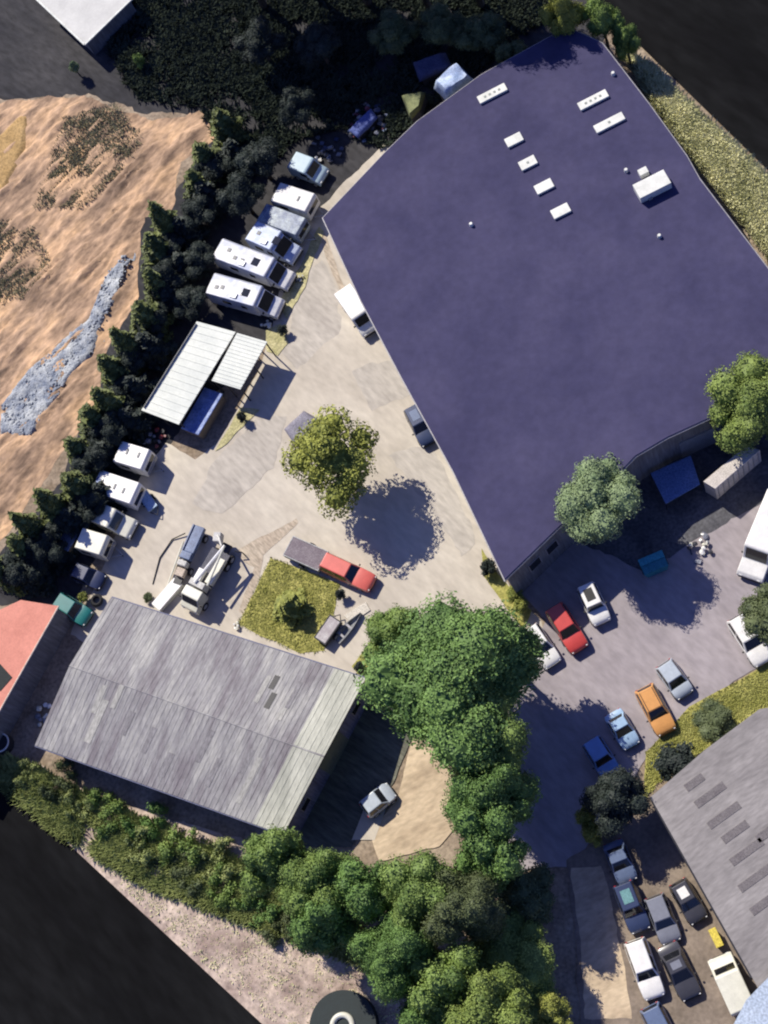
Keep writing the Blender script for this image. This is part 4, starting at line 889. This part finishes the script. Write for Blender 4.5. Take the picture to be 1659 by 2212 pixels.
# car park
g3 = 'cars in the car park'
car('parked_car', 'white car with a black sunroof at the warehouse front', 'car', (1266, 1268), (1302, 1346), WHITE, 'jeep', 1.75, roofm=PLASTIC, group=g3)
car('parked_car', 'red car beside the black roofed white car', 'car', (1196, 1312), (1254, 1404), RED, 'suv', 1.85, group=g3)
car('parked_car', 'white car half hidden under the dark tree', 'car', (1142, 1356), (1196, 1436), WHITE, 'estate', 1.8, group=g3)
car('parked_car', 'silver blue car alone in the middle of the car park', 'car', (1432, 1432), (1482, 1502), SILVER, 'mini', 1.75, group=g3)
car('parked_car', 'orange car at the edge of the lawn', 'car', (1390, 1484), (1442, 1582), ORANGE, 'hatch', 1.85, group=g3, rack=True)
car('parked_car', 'pale blue car in the tree shade beside the orange car', 'car', (1322, 1538), (1366, 1612), PALEBLUE, 'saloon', 1.7, group=g3)
car('parked_car', 'bright blue car in the deep tree shade', 'car', (1276, 1600), (1324, 1676), BLUE, 'suv', 1.8, group=g3)
car('parked_car', 'white car under the olive tree at the right edge', 'car', (1588, 1332), (1652, 1432), WHITE, 'estate', 1.85, group=g3)
van('box_truck', 'long white coach at the right edge of the car park', 'coach', (1690, 1072), (1618, 1246), WHITE, 2.3, 2.6, nose=2.2)
car('silver_hatchback', 'silver hatchback on the sandy ground beside the barn', 'car', (786, 1752), (846, 1704), SILVER, 'mini', 1.75)
# skip
p = at(1411, 1216, 1.0); sk = thing('skip', 'teal waste skip at the edge of the warehouse shadow', 'skip', (p.x, p.y, 0), R(25))
MB().sideprism([(-.9, .1), (-1.1, 1.1), (1.1, 1.1), (.9, .1)], 1.5).build('tub', mat('teal_steel', (.02, .16, .22), (.04, .25, .32), scale=2, rough=.5), sk, bevel=.03)
MB().box((0, .4, 1.16), (2.2, .65, .08)).build('lid', mat('teal_lid', (.06, .32, .40)), sk, bevel=.02); MB().box((0, -.38, 1.13), (2.0, .6, .06)).build('lid', mat('teal_steel', (.02, .2, .25)), sk, bevel=.02)
for s in (-1, 1): MB().tube([(s*1.12, -.6, .9), (s*1.12, .6, .9)], .04).build('handle', DARKSTEEL, sk)

# lower right parked cars
g4 = 'cars in the lower right yard'
car('parked_car', 'dark slate car at the top of the lower yard under the tree', 'car', (1322, 1818), (1358, 1905), STEELB, 'saloon', 1.8, group=g4)
car('parked_car', 'teal roofed dark car beside the sandy track', 'car', (1345, 1908), (1386, 2012), DBLUE, 'suv', 1.85, roofm=mat('dull_teal', (.10, .24, .25), (.14, .30, .31), rough=.5), group=g4)
car('parked_car', 'grey car between the teal car and the grey roof', 'car', (1412, 1935), (1452, 2036), GREYP, 'estate', 1.8, group=g4)
car('parked_car', 'white car at the bottom beside the sandy track', 'car', (1370, 2030), (1416, 2156), WHITE, 'suv', 1.85, group=g4)
car('parked_car', 'charcoal car beside the bottom white car', 'car', (1440, 2040), (1496, 2156), CHAR, 'saloon', 1.85, roofm=GREYP, group=g4)
car('parked_car', 'blue grey car cut by the bottom edge of the picture', 'car', (1402, 2172), (1452, 2270), STEELB, 'hatch', 1.8, group=g4)
car('parked_car', 'black and white car half under the grey roof edge', 'car', (1462, 1904), (1512, 1990), CHAR, 'hatch', 1.7, roofm=WHITE, group=g4)
van('white_van', 'cream van beside the grey roof at the bottom right', 'van', (1608, 2186), (1552, 2064), CREAM, 2.0, 2.1, nose=1.6)
p = at(1547, 2026, .8); yb = thing('yellow_bin', 'yellow storage bin against the grey roofed building', 'bin', (p.x, p.y, 0), R(-62))
MB().sideprism([(-.6, .05), (-.7, .95), (.7, .95), (.6, .05)], .55).build('tub', mat('yellow_plastic', (.55, .42, .04), (.66, .52, .08), scale=2, rough=.5), yb, bevel=.04); MB().box((0, 0, 1.0), (1.5, .62, .1)).build('lid', mat('yellow_lid', (.62, .5, .08)), yb, bevel=.03)

# sundries
def heap(name, label, cat, px, py, rpx, z, ms, seed, n=14, sz=.35):
    p = at(px, py, z/2); t = thing(name, label, cat, (p.x, p.y, 0)); rg = random.Random(seed)
    for k, m in enumerate(ms):
        for i in range(max(1, n//len(ms))):
            b = MB(); a = rg.random()*6.283; d = rpx/PXM*math.sqrt(rg.random())
            q = (math.cos(a)*d, math.sin(a)*d, .15+z*.7*rg.random()*(1-d/(rpx/PXM+.2)))
            if rg.random() < .5: b.box(q, (sz*rg.uniform(.5, 1.6), sz*rg.uniform(.4, 1.1), sz*rg.uniform(.2, .7)), rg.random()*3, rg.uniform(-.4, .4))
            else: b.rock(q, sz*rg.uniform(.4, .9), rg)
            b.build('scrap', m, t)
    return t
heap('rubbish_pile', 'heap of pale bags and scrap between the red roof and the barn', 'rubbish', 92, 1540, 26, .9, (WHITE, CREAM, GREYP), 3)
heap('rubbish_pile', 'scattered white and dark scrap on the car park by the skip', 'rubbish', 1512, 1178, 34, .7, (WHITE, CHAR, GREYP, CREAM), 4, 18)
heap('rubbish_pile', 'dark scrap heap behind the parked vans with pale bits', 'rubbish', 790, 262, 52, .9, (CHAR, STEELB, GREYP, DBLUE, mat('dim_red', (.15, .04, .06))), 5, 40, .45)
heap('rubbish_pile', 'dark clutter between the vans and the warehouse corner', 'rubbish', 705, 318, 40, .6, (CHAR, DBLUE, GREYP), 6, 26, .4)
heap('rubbish_pile', 'small pale debris at the open boat end', 'rubbish', 648, 602, 14, .4, (CREAM, CHAR), 7, 8, .25)
heap('rubbish_pile', 'pale sacks at the lower shelter corner by the grass', 'rubbish', 574, 702, 12, .6, (CREAM,), 8, 6, .35)
heap('rubbish_pile', 'white sacks beside the square lawn at the barn roof', 'rubbish', 512, 1350, 12, .5, (WHITE, CREAM), 9, 6, .3)
heap('rubbish_pile', 'dim clutter in the shade under the shelter end', 'rubbish', 330, 942, 40, .6, (GREYP, CHAR, DRED), 10, 22, .35)
heap('rubbish_pile', 'pale rubble at the upper barn gable corner', 'rubbish', 825, 1492, 22, .5, (mat('pale_rubble', (.4, .38, .36)),), 11, 14, .3)
def tarp(name, label, vp, z, m, seed, sag=.25):
    q = ats(vp, z); n = 8; vs = []; rg = random.Random(seed)
    for j in range(n+1):
        for i in range(n+1):
            a = q[0].lerp(q[1], i/n); b = q[3].lerp(q[2], i/n); p = a.lerp(b, j/n)
            ed = min(i, n-i, j, n-j) == 0
            vs.append((p.x, p.y, z*(.75 if ed else 1)+sag*mn.noise(Vector((p.x*.9, p.y*.9, seed)))))
    fs = [(j*(n+1)+i, j*(n+1)+i+1, (j+1)*(n+1)+i+1, (j+1)*(n+1)+i) for j in range(n) for i in range(n)]
    t = thing(name, label, 'tarpaulin', (0, 0, 0))
    o = MB().add(vs, fs).build('sheet', m, t, smooth=60); s = o.modifiers.new('thick', 'SOLIDIFY'); s.thickness = .03
    c = sum(q, Vector())/4; bq = [c+(p-c)*.85 for p in q]; MB().prism([(p.x, p.y) for p in bq], 0, z*.7).build('load', CHAR, t); return t
tarp('blue_tarpaulin', 'dim blue tarpaulin over a load behind the parked vans', [(752, 278), (800, 232), (815, 252), (772, 296)], 1.1, mat('deep_blue_tarp', (.07, .10, .30), (.12, .16, .40), scale=1), 3)
tarp('green_tarpaulin', 'olive green tarpaulin at the warehouse corner', [(865, 200), (918, 192), (905, 232), (884, 254)], 2.2, mat('olive_tarp', (.12, .14, .06), (.20, .22, .10), scale=1), 4)
tarp('dark_tarpaulin', 'dim navy tarpaulin behind the light blue sheet', [(890, 130), (960, 108), (975, 140), (905, 172)], 1.6, mat('navy_tarp', (.05, .06, .14), (.09, .10, .2), scale=1), 5)
tarp('light_tarpaulin', 'light blue sheet roof over clutter beside the warehouse roof', [(930, 172), (990, 128), (1018, 158), (960, 204)], 5.5, mat('light_blue_sheet', (.26, .36, .56), (.46, .55, .72), scale=.8, rough=.5), 6, .4)
tarp('grey_tarpaulin', 'violet grey sheet half hidden behind the yard tree', [(612, 925), (655, 886), (690, 905), (640, 965)], 1.0, mat('violet_grey_sheet', (.18, .17, .21), (.27, .26, .3), scale=1), 7)
p = at(208, 1297, .3); tyr = thing('tyre_heap', 'pair of worn tyres beside the barn corner', 'tyres', (p.x, p.y, 0))
for k, (dx, dz) in enumerate(((0, .15), (.1, .42))):
    ring = MB(); n = 16
    ring.tube([(dx+.45*math.cos(6.2832*i/n), .45*math.sin(6.2832*i/n), dz) for i in range(n+1)], .15, 8); ring.build('tyre', RUBBER, tyr, smooth=50)
def overlay_disc(label, px, py, rpx, z, lidm, rimm, h):  # round screen markers built as added drums, nothing real stands there
    p = at(px, py, z); t = thing('overlay_disc', label, 'disc', (p.x, p.y, 0)); r = rpx/PXM
    MB().tube([(0, 0, 0), (0, 0, z-.06)], r, 48).build('drum', lidm, t, smooth=40); MB().tube([(0, 0, z-.05), (0, 0, z)], r*1.0, 48).build('lid', lidm, t, smooth=40)
    if rimm:
        n = 40; MB().tube([(r*h*math.cos(6.2832*i/n), r*h*math.sin(6.2832*i/n), z+.02) for i in range(n+1)], r*.09, 8).build('rim', rimm, t, smooth=50)
    return t
overlay_disc('screen marker built as a white rimmed tank at the left picture edge', 0, 1604, 22, 1.0, mat('dark_marker', (.03, .03, .035)), WHITE, .9)
overlay_disc('screen button built as a dark tank lid with a pale ring at the bottom edge', 740, 2216, 67, 1.2, mat('dark_button', (.008, .017, .018), rough=.6), CREAM, .30)
# slabs and marks
for vp, lb in (([(742, 1330), (790, 1300), (800, 1318), (760, 1345)], 'pale concrete slab beside the narrow boat hull'),):
    o = MB().slab(ats(vp, .12), .12).build('concrete_slab', mat('slab_concrete', (.52, .48, .40), (.6, .56, .48), scale=1), bevel=.02); tag(o, lb, 'slab')
o = MB().tube([at(515, 720, .4), at(520, 722, .4)], .05).build('bollard', STEEL); bpy.data.objects.remove(o)
